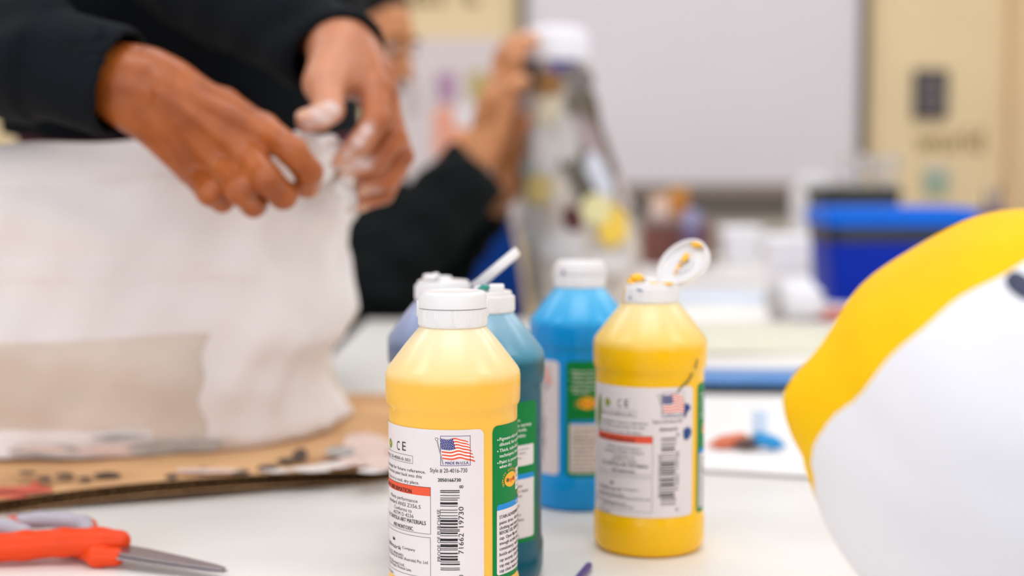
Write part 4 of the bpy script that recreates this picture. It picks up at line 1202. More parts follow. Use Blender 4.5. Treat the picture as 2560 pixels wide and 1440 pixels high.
# dark crate with clear cups behind the bin
cc0 = P(2150, 490, 3.35)
t = thing('dark_crate', 'dark plastic crate behind the blue bin holding clear cups', 'crate', (cc0[0], 3.42, TZ))
ch_ = cc0[2] - TZ
V, Fc = loft([rring(0.085, 0.07, 0.015, 0.0), rring(0.095, 0.08, 0.015, ch_), rring(0.1, 0.085, 0.015, ch_ + 0.006), rring(0.1, 0.085, 0.015, ch_ + 0.014)]); link('shell', mesh('crate', V, Fc, True, 40), M['black'], t)
box('rim', (0, 0, ch_ + 0.018), (0.19, 0.16, 0.01), mat('grey_green_plastic', (96, 100, 92), 0.5), t, 0.004)
for k, (px, lb) in enumerate(((2140, 'clear plastic cup on the dark crate, beside the whiteboard frame'), (2212, 'clear plastic cup on the dark crate, nearer the green note'))):
    q = P(px, 482, 3.40)
    t2 = thing('clear_cup', lb, 'cup', (q[0], 3.40, TZ + ch_ + 0.023), 0, 'clear cups on the dark crate')
    pr_ = [(0.027, 0.0), (0.035, 0.07), (0.036, 0.072), (0.0335, 0.072), (0.0255, 0.002)]
    lathe('bowl', pr_, M['clear'], t2, 40)
    lathe('rim', [(0.0342, 0.069), (0.0368, 0.070), (0.0372, 0.073), (0.0345, 0.074)], M['clear'], t2, 40, cap0=False, cap1=False)
q = P(2482, 520, 3.5)
t = thing('pen_cup', 'grey pot of pens against the cream wall behind the bin', 'pot', (q[0], 3.5, TZ))
lathe('pot', [(0.03, 0), (0.034, q[2] - TZ)], M['purplebody'], t, 30)
for k in range(3):
    tube('pen', [(0.012 * (k - 1), 0, q[2] - TZ - 0.05), (0.018 * (k - 1), 0.0, q[2] - TZ + 0.04 + 0.008 * k)], 0.004, [M['dark_metal'], M['lilac'], M['poster_tile']][k], t, 10)
# white tubs
def tub(px0, px1, ytop, ybot, Y, label, seed, m='whitefoam', dep=None):
    a0_ = P(px0, ybot, Y); a1_ = P(px1, ybot, Y); zt_ = P((px0 + px1) / 2, ytop, Y)[2] - TZ
    w = (a1_[0] - a0_[0]) / 2; dp = dep or w * 0.8
    t = thing('foam_tub', label, 'tub', ((a0_[0] + a1_[0]) / 2, Y + dp, TZ))
    V, Fc = loft([rring(w * 0.82, dp * 0.82, w * 0.3, 0.0), rring(w * 0.9, dp * 0.9, w * 0.3, zt_ * 0.5), rring(w, dp, w * 0.3, zt_ * 0.86)]); link('bowl', mesh('tub_bowl', V, Fc, True, 40), M[m], t)
    V, Fc = loft([rring(w * 1.03, dp * 1.03, w * 0.3, zt_ * 0.86), rring(w * 1.03, dp * 1.03, w * 0.3, zt_ * 0.92), rring(w * 0.8, dp * 0.8, w * 0.3, zt_), rring(w * 0.3, dp * 0.3, w * 0.1, zt_ * 0.99)]); link('lid', mesh('tub_lid', V, Fc, True, 40), M[m], t)
tub(1806, 1912, 568, 652, 3.70, 'white foam tub beside the brown box, on the far table', 1)
tub(1918, 2040, 588, 682, 3.30, 'white foam tub in front of the tall white bag', 2)
# tall white bag
q = P(2035, 610, 3.75); zt_ = P(2035, 462, 3.75)[2]
t = thing('paper_bag', 'tall crumpled white bag standing behind the foam tub', 'bag', (q[0], 3.78, TZ))
hgt = zt_ - TZ
rs = []
for k in range(15):
    f = k / 14; rr_ = rring(0.062 * (1 - 0.25 * f) + 0.004 * math.sin(9 * f), 0.05 * (1 - 0.2 * f), 0.02, hgt * f)
    rs.append([(x * (1 + 0.06 * math.sin(i * 1.9 + k)), y * (1 + 0.08 * math.sin(i * 1.3 + k * 1.7)), z) for i, (x, y, z) in enumerate(rr_)])
V, Fc = loft(rs); link('body', mesh('bag_body', V, Fc), M['bag'], t)
rs2 = [[(x * s, y * s, z) for (x, y, z) in rring(0.05, 0.042, 0.02, hgt + dz)] for (s, dz) in ((0.95, -0.004), (0.6, 0.012), (0.75, 0.03))]
V, Fc = loft(rs2); link('gathered_top', mesh('bag_top', V, Fc), M['bag'], t)
# brown box with bottle before it, jars on top
bx0 = P(1614, 655, 3.72); bx1 = P(1782, 655, 3.72); bzt = P(1700, 562, 3.72)[2] - TZ
t = thing('brown_box', 'maroon brown cardboard box on the far table under the whiteboard', 'box', ((bx0[0] + bx1[0]) / 2, 3.80, TZ))
bwd = bx1[0] - bx0[0]
box('body', (0, 0, bzt / 2), (bwd, 0.15, bzt), M['brownbox'], t, 0.002)
box('lid', (0, 0, bzt + 0.008), (bwd + 0.008, 0.158, 0.018), mat('taupe_card', (140, 122, 120), 0.7), t, 0.002)
q = P(1730, 640, 3.62); zt_ = P(1730, 526, 3.62)[2] - TZ
t = thing('squeeze_bottle', 'purple squeeze bottle with lilac top before the brown box', 'bottle', (q[0], 3.64, TZ))
zz = P(1730, 566, 3.62)[2] - TZ
lathe('body', [(0.020, 0), (0.022, 0.004), (0.022, zz - 0.01), (0.020, zz)], M['purplebody'], t, 30)
lathe('cap', [(0.0215, zz), (0.0225, zz + 0.004), (0.021, zt_ - 0.006), (0.014, zt_)], M['lilac'], t, 30)
zl = bzt + 0.017
q = P(1648, 545, 3.80); zt_ = P(1648, 486, 3.80)[2] - TZ - zl
t = thing('peach_jar', 'peach plastic jar standing on the brown box', 'jar', (q[0], 3.78, TZ + zl))
lathe('body', [(0.022, 0), (0.0245, 0.003), (0.0245, zt_ * 0.7), (0.022, zt_ * 0.76)], mat('cream_plastic', (232, 206, 190), 0.4), t, 30)
lathe('lid', [(0.0235, zt_ * 0.7), (0.0245, zt_ * 0.74), (0.0245, zt_ * 0.96), (0.02, zt_)], M['peach'], t, 30)
q = P(1690, 528, 3.84); zt_ = P(1690, 474, 3.84)[2] - TZ - zl
t = thing('orange_carton', 'small orange carton behind the peach jar', 'carton', (q[0] + 0.004, 3.84, TZ + zl))
box('body', (0, 0, zt_ / 2), (0.05, 0.04, zt_), M['orangebox'], t, 0.002)
box('flap', (0, -0.012, zt_ + 0.003), (0.05, 0.018, 0.006), mat('yellow_card', (222, 172, 60), 0.6), t, 0.001)
# crumpled paper towel and red paint tray by the yellow head
q = G(2012, 806, 0.0)
t = thing('paper_towel', 'crumpled white paper towel beside the red paint dish', 'paper', (q[0], q[1] + 0.03, TZ))
blob('crumple', (0, 0, 0.036), (0.036, 0.03, 0.034), M['whitefoam'], t, 0.22, 24, None, 8, 6)
blob('grey_fold', (-0.034, 0.02, 0.034), (0.022, 0.022, 0.032), mat('grey_tissue', (196, 190, 190), 0.8), t, 0.2, 20, None, 9, 6)
q = G(2075, 800, 0.0)
t = thing('paint_dish', 'shallow dish of orange red paint before the blue bin', 'dish', (q[0] + 0.01, q[1] + 0.01, TZ))
lathe('dish', [(0.030, 0), (0.042, 0.012), (0.044, 0.014), (0.040, 0.013), (0.030, 0.005)], M['red_tray'], t, 40)
lathe('paint', [(0.036, 0.008), (0.034, 0.0105), (0.004, 0.012)], mat('red_wet_paint', (190, 70, 54), 0.3), t, 40)

# ------------------------------------------------------------------ tall newspaper sculpture
YS = 2.62
sil = [(740, 1330, 1575), (690, 1318, 1592), (640, 1314, 1598), (590, 1312, 1592), (540, 1310, 1578), (480, 1308, 1558), (420, 1304, 1538), (360, 1300, 1514), (300, 1298, 1496), (240, 1298, 1484), (190, 1302, 1476), (150, 1308, 1470)]
rows = []
for (py, xa, xb) in sil:
    a0_ = P(xa, py, YS); b0_ = P(xb, py, YS); rows.append((a0_[2] - TZ, (a0_[0] + b0_[0]) / 2, (b0_[0] - a0_[0]) / 2))
rows[0] = (0.0005, rows[0][1], rows[0][2])
zr = np.array([r[0] for r in rows]); cr = np.array([r[1] for r in rows]); rr0 = np.array([r[2] for r in rows])
def sculpt(th, z, off=0.0):
    c = np.interp(z, zr, cr); r = np.interp(z, zr, rr0)
    r = r * (1 + 0.02 * math.sin(5 * th + 18 * z) + 0.015 * math.sin(11 * th - 30 * z)) + off
    return (c + r * math.sin(th), YS - r * 0.9 * math.cos(th), z)
t = thing('newspaper_sculpture', 'tall newspaper covered papier mache sculpture on the far table', 'sculpture', (0, 0, TZ))
V = []; Fc = []; n = 64; m_ = 46
for j in range(m_ + 1):
    z = zr[0] + (zr[-1] - zr[0]) * j / m_
    for i in range(n): V.append(sculpt(2 * PI * i / n, z))
for j in range(m_):
    for i in range(n): a_ = j * n + i; b_ = j * n + (i + 1) % n; Fc.append((a_, b_, b_ + n, a_ + n))
Fc.append(tuple(reversed(range(n)))); Fc.append(tuple(m_ * n + i for i in range(n)))
link('newspaper_body', mesh('newspaper_body', V, Fc), M['news'], t)
# white top
qa = P(1306, 150, YS); qb = P(1472, 150, YS); zt_ = P(1390, 70, YS)[2] - TZ
rt = (qb[0] - qa[0]) / 2; cx_ = (qa[0] + qb[0]) / 2
lathe('white_top', [(rt * 1.0, qa[2] - TZ - 0.004), (rt * 1.02, qa[2] - TZ + 0.004), (rt * 1.0, zt_ - 0.02), (rt * 0.9, zt_ - 0.006), (rt * 0.7, zt_)], M['whitefoam'], t, 48, (cx_, YS, 0))
PATCH = [(1392, 172, 64, 24, 0.1, (70, 68, 140)), (1368, 215, 38, 36, 0.3, (150, 108, 58)), (1328, 190, 24, 40, 0, (84, 76, 72)), (1440, 200, 44, 28, 0.2, (116, 106, 102)), (1452, 262, 46, 36, 0.4, (104, 94, 82)), (1375, 290, 30, 50, 0.1, (214, 204, 178)), (1320, 300, 18, 60, 0, (190, 186, 188)),
         (1486, 300, 22, 60, -0.3, (92, 76, 58)), (1468, 360, 26, 80, -0.42, (160, 142, 142)), (1522, 390, 20, 84, -0.4, (104, 82, 60)), (1436, 425, 28, 80, -0.42, (104, 98, 88)), (1462, 478, 26, 66, -0.42, (76, 70, 60)), (1485, 440, 22, 66, -0.4, (206, 208, 218)), (1330, 422, 26, 18, 0, (176, 200, 196)),
         (1352, 470, 34, 44, 0.2, (226, 202, 134)), (1428, 544, 20, 34, -0.3, (80, 24, 28)), (1518, 560, 36, 52, -0.1, (232, 194, 76)), (1480, 520, 36, 36, -0.3, (222, 212, 160)), (1400, 610, 60, 40, 0, (218, 214, 214)), (1370, 380, 30, 60, -0.1, (210, 206, 204)), (1410, 350, 26, 60, -0.2, (196, 190, 184)), (1545, 480, 18, 50, -0.4, (188, 172, 166)), (1500, 650, 60, 30, 0, (212, 206, 202)), (1340, 560, 26, 50, 0, (206, 202, 200))]
for k, (px, py, rx, ry, rot, colr) in enumerate(PATCH):
    V = []; n = 16; rng = np.random.RandomState(200 + k)
    def onsurf(x, y, off):
        q = P(x, y, YS); z = q[2] - TZ; z = min(max(z, zr[0]), zr[-1])
        c = np.interp(z, zr, cr); r = np.interp(z, zr, rr0); s = max(-0.97, min(0.97, (q[0] - c) / r)); return sculpt(math.asin(s), z, off)
    V.append(onsurf(px, py, 0.004 + 0.0004 * k))
    for q_ in range(n):
        an = 2 * PI * q_ / n; ra = 1 + 0.3 * (rng.rand() - 0.5); dx = rx * ra * math.cos(an); dy = ry * ra * math.sin(an)
        V.append(onsurf(px + dx * math.cos(rot) - dy * math.sin(rot), py + dx * math.sin(rot) + dy * math.cos(rot), 0.003 + 0.0004 * k))
    link('paper_patch', mesh('paper_patch', V, [(0, 1 + (q_ + 1) % n, 1 + q_) for q_ in range(n)]), mat('paper_patch', colr, 0.8, 0.1, 60), t)

# ------------------------------------------------------------------ blue chair behind the far person
t = thing('blue_chair', 'royal blue plastic chair beside the seated person', 'chair', (-0.135, 3.02, 0))
zt_ = P(1262, 545, 3.02)[2]
V = []; Fc = []
for j in range(13):
    f = j / 12; z = 0.46 + (zt_ - 0.46) * f
    wd = 0.17 - 0.04 * f ** 3; yb = -0.02 + 0.05 * f
    for (dy, _) in ((0, 0), (0.02, 1)):
        for i in range(13):
            u = i / 12 * 2 - 1; V.append((u * wd, yb + dy - 0.05 * u * u + 0.05, z))
W = 13
for j in range(12):
    for i in range(12):
        a_ = j * 26 + i; Fc.append((a_, a_ + 1, a_ + 27, a_ + 26)); b_ = a_ + 13; Fc.append((b_ + 1, b_, b_ + 26, b_ + 27))
    a_ = j * 26; Fc.append((a_, a_ + 26, a_ + 39, a_ + 13)); a_ += 12; Fc.append((a_ + 26, a_, a_ + 13, a_ + 39))
for i in range(12): a_ = 12 * 26 + i; Fc.append((a_, a_ + 1, a_ + 14, a_ + 13))
link('backrest', mesh('chair_back', V, Fc, True, 50), M['chairblue'], t)
box('seat', (0, 0.22, 0.45), (0.40, 0.40, 0.025), M['chairblue'], t, 0.01)
for sx in (-1, 1):
    for y_ in (0.05, 0.38): lathe('leg', [(0.012, 0), (0.012, 0.44)], M['metal'], t, 14, (sx * 0.16, y_, 0))

# ------------------------------------------------------------------ person at the plaster form
def K(*js): return [(P(x, y, Y), r / 1000.0) for (x, y, Y, r) in js]
def C(a, b): return (P(*a[:3]), a[3] / 1000.0, P(*b[:3]), b[3] / 1000.0)
person = thing('person', 'person in a dark navy sweater pressing plaster cloth with both hands', 'person', (-0.38, 1.70, 0))
PO = np.array([-0.38, 1.70, 0.0])
def padd(name, V, Q, m, parent): return link(name, fast_mesh(name, V - PO, Q), m, parent)
# near hand (right)
palmR = [C((150, 165, 1.045, 24), (318, 212, 1.030, 25)), C((318, 190, 1.030, 22), (420, 225, 1.032, 20)), C((316, 240, 1.032, 22), (420, 270, 1.034, 20)),
         C((380, 188, 1.034, 18), (655, 325, 1.046, 12)), C((375, 218, 1.030, 18), (605, 368, 1.040, 12)), C((368, 252, 1.032, 18), (545, 400, 1.044, 11.5)), C((358, 285, 1.036, 17), (478, 424, 1.052, 11)),
         C((420, 215, 1.050, 19), (560, 330, 1.062, 16)), C((420, 280, 1.048, 18), (500, 390, 1.062, 14))]
fingR = [K((660, 322, 1.046, 11.2), (730, 378, 1.020, 10.6), (772, 430, 1.030, 10.2), (770, 464, 1.046, 9.4)),
         K((605, 368, 1.040, 11.8), (668, 448, 1.012, 10.8), (708, 488, 1.026, 10.2), (712, 486, 1.050, 9.0)),
         K((545, 400, 1.044, 11.2), (600, 476, 1.018, 10.6), (634, 510, 1.034, 9.6), (640, 505, 1.058, 8.4)),
         K((478, 424, 1.052, 10.4), (524, 482, 1.030, 9.4), (555, 502, 1.044, 8.6), (566, 496, 1.066, 7.6)),
         K((430, 225, 1.058, 16), (560, 262, 1.080, 12.5), (668, 330, 1.092, 10.5), (742, 372, 1.092, 9))]
fR = hand_fn(palmR, fingR)
# knuckles and tendons on the back of the hand
ten = [C((400, 200, 1.012, 3.5), (640, 322, 1.034, 4.8)), C((400, 232, 1.008, 3.5), (592, 368, 1.028, 5.2)), C((398, 262, 1.010, 3.5), (535, 398, 1.033, 4.8)), C((392, 292, 1.016, 3.2), (472, 420, 1.041, 4.4))]
def fR2(Pt):
    d = fR(Pt)
    for (a, ra, b, rb) in ten: d = smin(d, cap_d(Pt, a, ra, b, rb), 0.007)
    return d
lo_, hi_ = bounds(palmR, fingR)
VR, QR = nets(fR2, lo_, hi_, 0.0017)
# far hand (left)
palmL = [C((790, 60, 1.235, 25), (860, 128, 1.185, 26)), C((850, 120, 1.180, 24), (900, 180, 1.165, 20)), C((858, 128, 1.195, 24), (935, 190, 1.190, 20)),
         C((880, 150, 1.170, 19), (938, 222, 1.150, 12.5)), C((890, 155, 1.185, 19), (955, 240, 1.172, 12.5)), C((895, 165, 1.200, 18), (962, 262, 1.194, 12)), C((895, 180, 1.212, 17), (962, 290, 1.214, 11.5)),
         C((845, 130, 1.172, 22), (815, 205, 1.142, 17)), C((870, 160, 1.180, 18), (850, 200, 1.160, 15))]
fingL = [K((938, 222, 1.150, 12), (942, 300, 1.130, 10.8), (902, 356, 1.126, 9.8), (858, 400, 1.130, 8.6)),
         K((955, 240, 1.172, 12), (982, 345, 1.158, 11.0), (938, 404, 1.148, 10), (862, 420, 1.146, 8.8)),
         K((962, 262, 1.194, 11.4), (1002, 392, 1.182, 10.6), (968, 446, 1.172, 9.6), (908, 462, 1.166, 8.4)),
         K((962, 290, 1.214, 10.4), (992, 420, 1.204, 9.6), (958, 484, 1.192, 8.8), (902, 505, 1.186, 7.8)),
         K((845, 150, 1.160, 18), (812, 212, 1.136, 15), (822, 272, 1.118, 12), (800, 292, 1.110, 10.5), (768, 302, 1.106, 9))]
fL = hand_fn(palmL, fingL)
lo_, hi_ = bounds(palmL, fingL)
VL, QL = nets(fL, lo_, hi_, 0.0017)
# rest of the body (mostly out of frame or under clothes)
SHR, SHL = np.array([-0.56, 1.44, 1.37]), np.array([-0.18, 1.44, 1.37])
ELR = np.array([-0.535, 1.175, 1.105]); ELL = P(455, -85, 1.36)
HEAD = np.array([-0.36, 1.36, 1.60])
def bodyfn(Pt, ex=0.0):
    d = cap_d(Pt, (-0.44, 1.66, 0.98), 0.10 + ex, (-0.46, 1.50, 1.26), 0.11 + ex)
    d = smin(d, cap_d(Pt, (-0.30, 1.66, 0.98), 0.10 + ex, (-0.28, 1.50, 1.26), 0.11 + ex), 0.05)
    d = smin(d, cap_d(Pt, SHR, 0.07 + ex, SHL, 0.07 + ex), 0.05)
    return d
def skinbody(Pt):
    d = bodyfn(Pt)
    d = smin(d, cap_d(Pt, (-0.37, 1.45, 1.40), 0.055, (-0.365, 1.39, 1.52), 0.05), 0.03)
    d = smin(d, ell_d(Pt, HEAD, (0.076, 0.095, 0.115)), 0.02)
    d = smin(d, ell_d(Pt, HEAD + [0, -0.05, -0.06], (0.05, 0.05, 0.05)), 0.03)
    d = smin(d, cap_d(Pt, HEAD + [0, -0.092, 0.0], 0.008, HEAD + [0, -0.112, -0.03], 0.013), 0.01)
    for s in (-1, 1): d = smin(d, ell_d(Pt, HEAD + [s * 0.078, 0.0, -0.01], (0.010, 0.018, 0.03)), 0.006)
    for (s, e, w) in ((SHR, ELR, P(200, 178, 1.045)), (SHL, ELL, P(810, 80, 1.22))):
        d = smin(d, cap_d(Pt, s, 0.05, e, 0.04), 0.02); d = smin(d, cap_d(Pt, e, 0.038, w, 0.026), 0.02)
    for s in (-1, 1):
        hx = -0.435 + s * 0.085
        d = smin(d, cap_d(Pt, (hx, 1.68, 0.92), 0.085, (hx, 1.67, 0.50), 0.058), 0.03); d = smin(d, cap_d(Pt, (hx, 1.67, 0.50), 0.055, (hx, 1.70, 0.08), 0.04), 0.02)
        d = smin(d, cap_d(Pt, (hx, 1.72, 0.045), 0.035, (hx, 1.55, 0.035), 0.03), 0.02)
    return d
VB, QB = nets(skinbody, (-0.75, 1.05, -0.01), (0.0, 1.9, 1.76), 0.014)
VV = np.concatenate([VB, VR, VL]); QQ = np.concatenate([QB, QR + len(VB), QL + len(VB) + len(VR)])
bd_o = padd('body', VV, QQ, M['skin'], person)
# whitish highlights painted into the skin colour of the far hand's fingers
highlight = np.zeros(len(VV), np.float32)
def paint_highlight(chain, r, amt):
    global highlight
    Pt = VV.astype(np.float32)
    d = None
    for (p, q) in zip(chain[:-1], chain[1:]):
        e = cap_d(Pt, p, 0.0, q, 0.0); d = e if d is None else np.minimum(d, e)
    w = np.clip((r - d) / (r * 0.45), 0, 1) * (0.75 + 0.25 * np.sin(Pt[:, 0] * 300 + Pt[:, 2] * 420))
    highlight = np.maximum(highlight, w * amt)
paint_highlight([P(915, 318, 1.112), P(885, 360, 1.110), P(850, 400, 1.114)], 0.0105, 0.85)
paint_highlight([P(905, 402, 1.132), P(855, 416, 1.132)], 0.0125, 0.95)
paint_highlight([P(830, 276, 1.104), P(768, 296, 1.094)], 0.0105, 0.85)
paint_highlight([P(945, 404, 1.165), P(950, 396, 1.16)], 0.012, 0.6)
paint_highlight([P(935, 470, 1.17), P(900, 474, 1.165)], 0.010, 0.6)
palm_tone = np.zeros(len(VV), np.float32)  # paler palm skin, with this hand's brighter light put into the colour
nL0 = len(VB) + len(VR); QV = VV[nL0:]
inner = np.clip((P(985, 240, 1.2)[0] - QV[:, 0]) / 0.035, 0, 1) * np.clip(1.35 - (QV[:, 1] - 1.10) / 0.10, 0, 1)
palm_tone[nL0:] = 0.8 * inner
ap = bd_o.data.attributes.new('palm', 'FLOAT', 'POINT'); ap.data.foreach_set('value', palm_tone)
at = bd_o.data.attributes.new('plaster', 'FLOAT', 'POINT'); at.data.foreach_set('value', highlight)  # stores the painted finger highlights per vertex
# fingernails
def nail(tip, prev, dors, r, parent, ln=1.05):
    tip = np.array(tip); ax3 = tip - np.array(prev); ax3 /= np.linalg.norm(ax3)
    dn = np.array(dors, float); dn -= ax3 * (dn @ ax3); dn /= np.linalg.norm(dn); sd = np.cross(dn, ax3)
    c = tip + dn * r * 0.80 - PO
    blob('fingernail', tuple(c), (r * ln, r * 0.72, r * 0.26), M['nail'], parent, 0.0, 14, [ax3, sd, dn])
nail(fingR[0][3][0], fingR[0][2][0], (0.35, -0.8, 0.4), 0.0086, person)
nail(fingL[4][4][0], fingL[4][3][0], (0.1, -0.75, 0.7), 0.0090, person)
nail(fingL[0][3][0], fingL[0][2][0], (-0.2, -0.9, 0.35), 0.0082, person)
for ch in (fingR[1], fingR[2], fingR[3]): nail(ch[3][0], ch[2][0], (0.6, -0.1, -0.8), ch[3][1] * 0.95, person)
for ch in (fingL[1], fingL[2], fingL[3]): nail(ch[3][0], ch[2][0], (-0.1, -0.5, -0.8), ch[3][1] * 0.95, person)
# clothes
def plane_d(Pt, c, n): n = np.array(n, np.float32); n = n / np.linalg.norm(n); return (Pt - np.array(c, np.float32)) @ n
def fold(Pt, amp=0.004):
    return amp * (np.sin(Pt[:, 0] * 46 + Pt[:, 2] * 62 + 2 * np.sin(Pt[:, 1] * 31)) * 0.6 + np.sin(Pt[:, 2] * 95 - Pt[:, 0] * 40 + Pt[:, 1] * 60) * 0.4)
def sweater(Pt):
    d = bodyfn(Pt, 0.022)
    d = smin(d, cap_d(Pt, SHR, 0.075, ELR, 0.060), 0.03); d = smin(d, cap_d(Pt, SHL, 0.075, ELL, 0.055), 0.03)
    d = d + fold(Pt, 0.006)
    d = smax(d, -plane_d(Pt, (-0.37, 1.6, 1.025), (0, -0.12, 1)), 0.006)
    d = smax(d, -cap_d(Pt, (-0.37, 1.45, 1.40), 0.066, (-0.36, 1.36, 1.62), 0.08), 0.006)
    return d
V_, Q_ = nets(sweater, (-0.74, 1.06, 0.94), (0.02, 1.86, 1.54), 0.0085)
padd('sweater', V_, Q_, M['sweater'], person)
def shirt(Pt):
    d = bodyfn(Pt, 0.012)
    return smax(smax(d, -plane_d(Pt, (-0.37, 1.6, 0.90), (0, 0, 1)), 0.004), plane_d(Pt, (-0.37, 1.6, 1.06), (0, 0, 1)), 0.004)
V_, Q_ = nets(shirt, (-0.66, 1.4, 0.86), (-0.08, 1.86, 1.08), 0.009); padd('shirt_hem', V_, Q_, M['maroon'], person)
def trousers(Pt):
    d = None
    for s in (-1, 1):
        hx = -0.435 + s * 0.085
        e = cap_d(Pt, (hx, 1.68, 0.90), 0.105, (hx, 1.67, 0.50), 0.075); e = smin(e, cap_d(Pt, (hx, 1.67, 0.50), 0.072, (hx, 1.70, 0.10), 0.062), 0.02); d = e if d is None else smin(d, e, 0.02)
    d = d + fold(Pt, 0.004)
    return smax(smax(d, plane_d(Pt, (0, 0, 0.94), (0, 0, 1)), 0.004), -plane_d(Pt, (0, 0, 0.075), (0, 0, 1)), 0.004)
V_, Q_ = nets(trousers, (-0.66, 1.5, 0.04), (-0.08, 1.86, 0.97), 0.012); padd('trousers', V_, Q_, M['trousers'], person)
for s in (-1, 1):
    hx = -0.435 + s * 0.085
    V_, Q_ = nets(lambda Pt: smax(smin(cap_d(Pt, (hx, 1.73, 0.05), 0.046, (hx, 1.54, 0.038), 0.038), cap_d(Pt, (hx, 1.71, 0.05), 0.045, (hx, 1.70, 0.11), 0.045), 0.02), -plane_d(Pt, (0, 0, 0.004), (0, 0, 1)), 0.003), (hx - 0.08, 1.46, -0.01), (hx + 0.08, 1.82, 0.18), 0.008)
    padd('shoe', V_, Q_, M['shoe'], person)
V_, Q_ = nets(lambda Pt: smax(ell_d(Pt, HEAD + [0, 0.012, 0.018], (0.086, 0.104, 0.118)), -plane_d(Pt, HEAD + [0, -0.055, 0.02], (0, 0.8, 0.6)), 0.02), HEAD - 0.16, HEAD + 0.17, 0.008); padd('hair', V_, Q_, M['hair'], person)
# near sleeve with a turned-back cuff
cA, cB, cE = P(108, 152, 1.035), P(306, 210, 1.025), P(330, 216, 1.024)
axR = (cB - cA) / np.linalg.norm(cB - cA)
def sleeveR(Pt):
    f = fold(Pt, 0.003)
    up = cap_d(Pt, ELR, 0.058, cA, 0.0435) + f * 1.6
    main = cap_d(Pt, cA, 0.0385, cE + axR * 0.05, 0.0375)
    cuff = smax(cap_d(Pt, cA - axR * 0.05, 0.0395, cE + axR * 0.06, 0.0405) + f * 0.35, smax(plane_d(Pt, cB, axR), -plane_d(Pt, cA + axR * 0.001, axR), 0.002), 0.003)
    up = smax(up, plane_d(Pt, cA + axR * 0.004, axR), 0.006)
    d = smin(up, cuff, 0.0015)
    hole = smax(cap_d(Pt, cA, 0.036, cE + axR * 0.08, 0.0345), -plane_d(Pt, cB - axR * 0.03, axR), 0.003)
    return smax(d, -hole, 0.0015)
V_, Q_ = nets(sleeveR, np.minimum(ELR, cB) - 0.085, np.maximum(ELR, cB) + 0.085, 0.0036); padd('sleeve', V_, Q_, M['sweater'], person)
# far sleeve
dA, dB = ELL, P(842, 140, 1.186)
axL = (dB - dA) / np.linalg.norm(dB - dA)
nL = P(905, 250, 1.13) - P(845, 118, 1.195); nL = nL / np.linalg.norm(nL)
def sleeveL(Pt):
    d = cap_d(Pt, dA, 0.054, dB + axL * 0.04, 0.0360) + fold(Pt, 0.0035)
    d = smax(d, plane_d(Pt, P(846, 116, 1.18), nL), 0.003)
    hole = smax(cap_d(Pt, dA, 0.04, dB + axL * 0.06, 0.0308), -plane_d(Pt, P(845, 95, 1.19) - nL * 0.03, nL), 0.003)
    return smax(d, -hole, 0.002)
V_, Q_ = nets(sleeveL, np.minimum(dA, dB) - 0.075, np.maximum(dA, dB) + 0.075, 0.0036); padd('sleeve', V_, Q_, M['sweater'], person)

# ------------------------------------------------------------------ seated person further back, at the newspaper sculpture
P2O = np.array([-0.42, 2.72, 0.0])
p2 = thing('person', 'seated person in a black sweater reaching up to the newspaper sculpture', 'person', tuple(P2O))
def padd2(name, V, Q, m, parent): return link(name, fast_mesh(name, V - P2O, Q), m, parent)
HC = P(908, 100, 2.62)                                   # head centre
fd = np.array([0.86, -0.42, -0.28]); fd /= np.linalg.norm(fd)       # face direction
rt2 = np.cross(fd, [0, 0, 1]); rt2 /= np.linalg.norm(rt2); up2 = np.cross(rt2, fd)
RH = np.stack([rt2, fd, up2])
def hp(a, b, c): return HC + rt2 * a + fd * b + up2 * c
SR2 = np.array([-0.36, 2.56, 1.03]); SL2 = np.array([-0.40, 2.92, 1.03])
EL2 = P(922, 715, 2.46); WR2 = P(1212, 402, 2.47)
EL2b = P(1120, 640, 2.78); WR2b = P(1262, 470, 2.66)
palmA = [(P(1150, 470, 2.47), 0.030, P(1210, 370, 2.49), 0.027), (P(1205, 380, 2.49), 0.028, P(1238, 270, 2.52), 0.034), (P(1225, 300, 2.50), 0.026, P(1268, 205, 2.53), 0.018), (P(1215, 300, 2.54), 0.026, P(1248, 190, 2.57), 0.018)]
fingA = [K((1272, 205, 2.515, 15), (1290, 150, 2.51, 12), (1312, 112, 2.525, 11), (1340, 100, 2.54, 9)), K((1262, 195, 2.545, 15), (1278, 140, 2.54, 12), (1300, 105, 2.555, 11), (1330, 92, 2.57, 9)), K((1252, 190, 2.575, 14), (1262, 135, 2.575, 12), (1285, 100, 2.585, 10.5), (1312, 92, 2.595, 9)), K((1242, 200, 2.60, 13), (1246, 145, 2.605, 11), (1264, 112, 2.61, 10), (1288, 102, 2.615, 8.5)),
         K((1215, 310, 2.49, 19), (1240, 250, 2.46, 15), (1278, 215, 2.455, 12.5), (1312, 200, 2.46, 11))]
palmB = [(EL2b, 0.038, WR2b, 0.030), (WR2b, 0.030, P(1290, 360, 2.64), 0.034), (P(1288, 380, 2.64), 0.028, P(1300, 290, 2.63), 0.022), (P(1280, 370, 2.67), 0.026, P(1288, 290, 2.68), 0.020)]
fingB = [K((1302, 290, 2.63, 14), (1312, 240, 2.62, 12), (1318, 200, 2.60, 10)), K((1298, 285, 2.65, 14), (1304, 230, 2.645, 12), (1312, 190, 2.64, 10)), K((1290, 285, 2.67, 13), (1292, 235, 2.67, 11.5), (1300, 196, 2.67, 9.5)), K((1282, 292, 2.69, 12), (1282, 250, 2.70, 10.5), (1288, 216, 2.70, 8.5)),
         K((1285, 380, 2.62, 17), (1306, 330, 2.585, 13), (1316, 296, 2.57, 11))]
fA = hand_fn(palmA, fingA); fBh = hand_fn(palmB, fingB)
lo_, hi_ = bounds(palmA, fingA); VA_, QA_ = nets(fA, lo_, hi_, 0.0035)
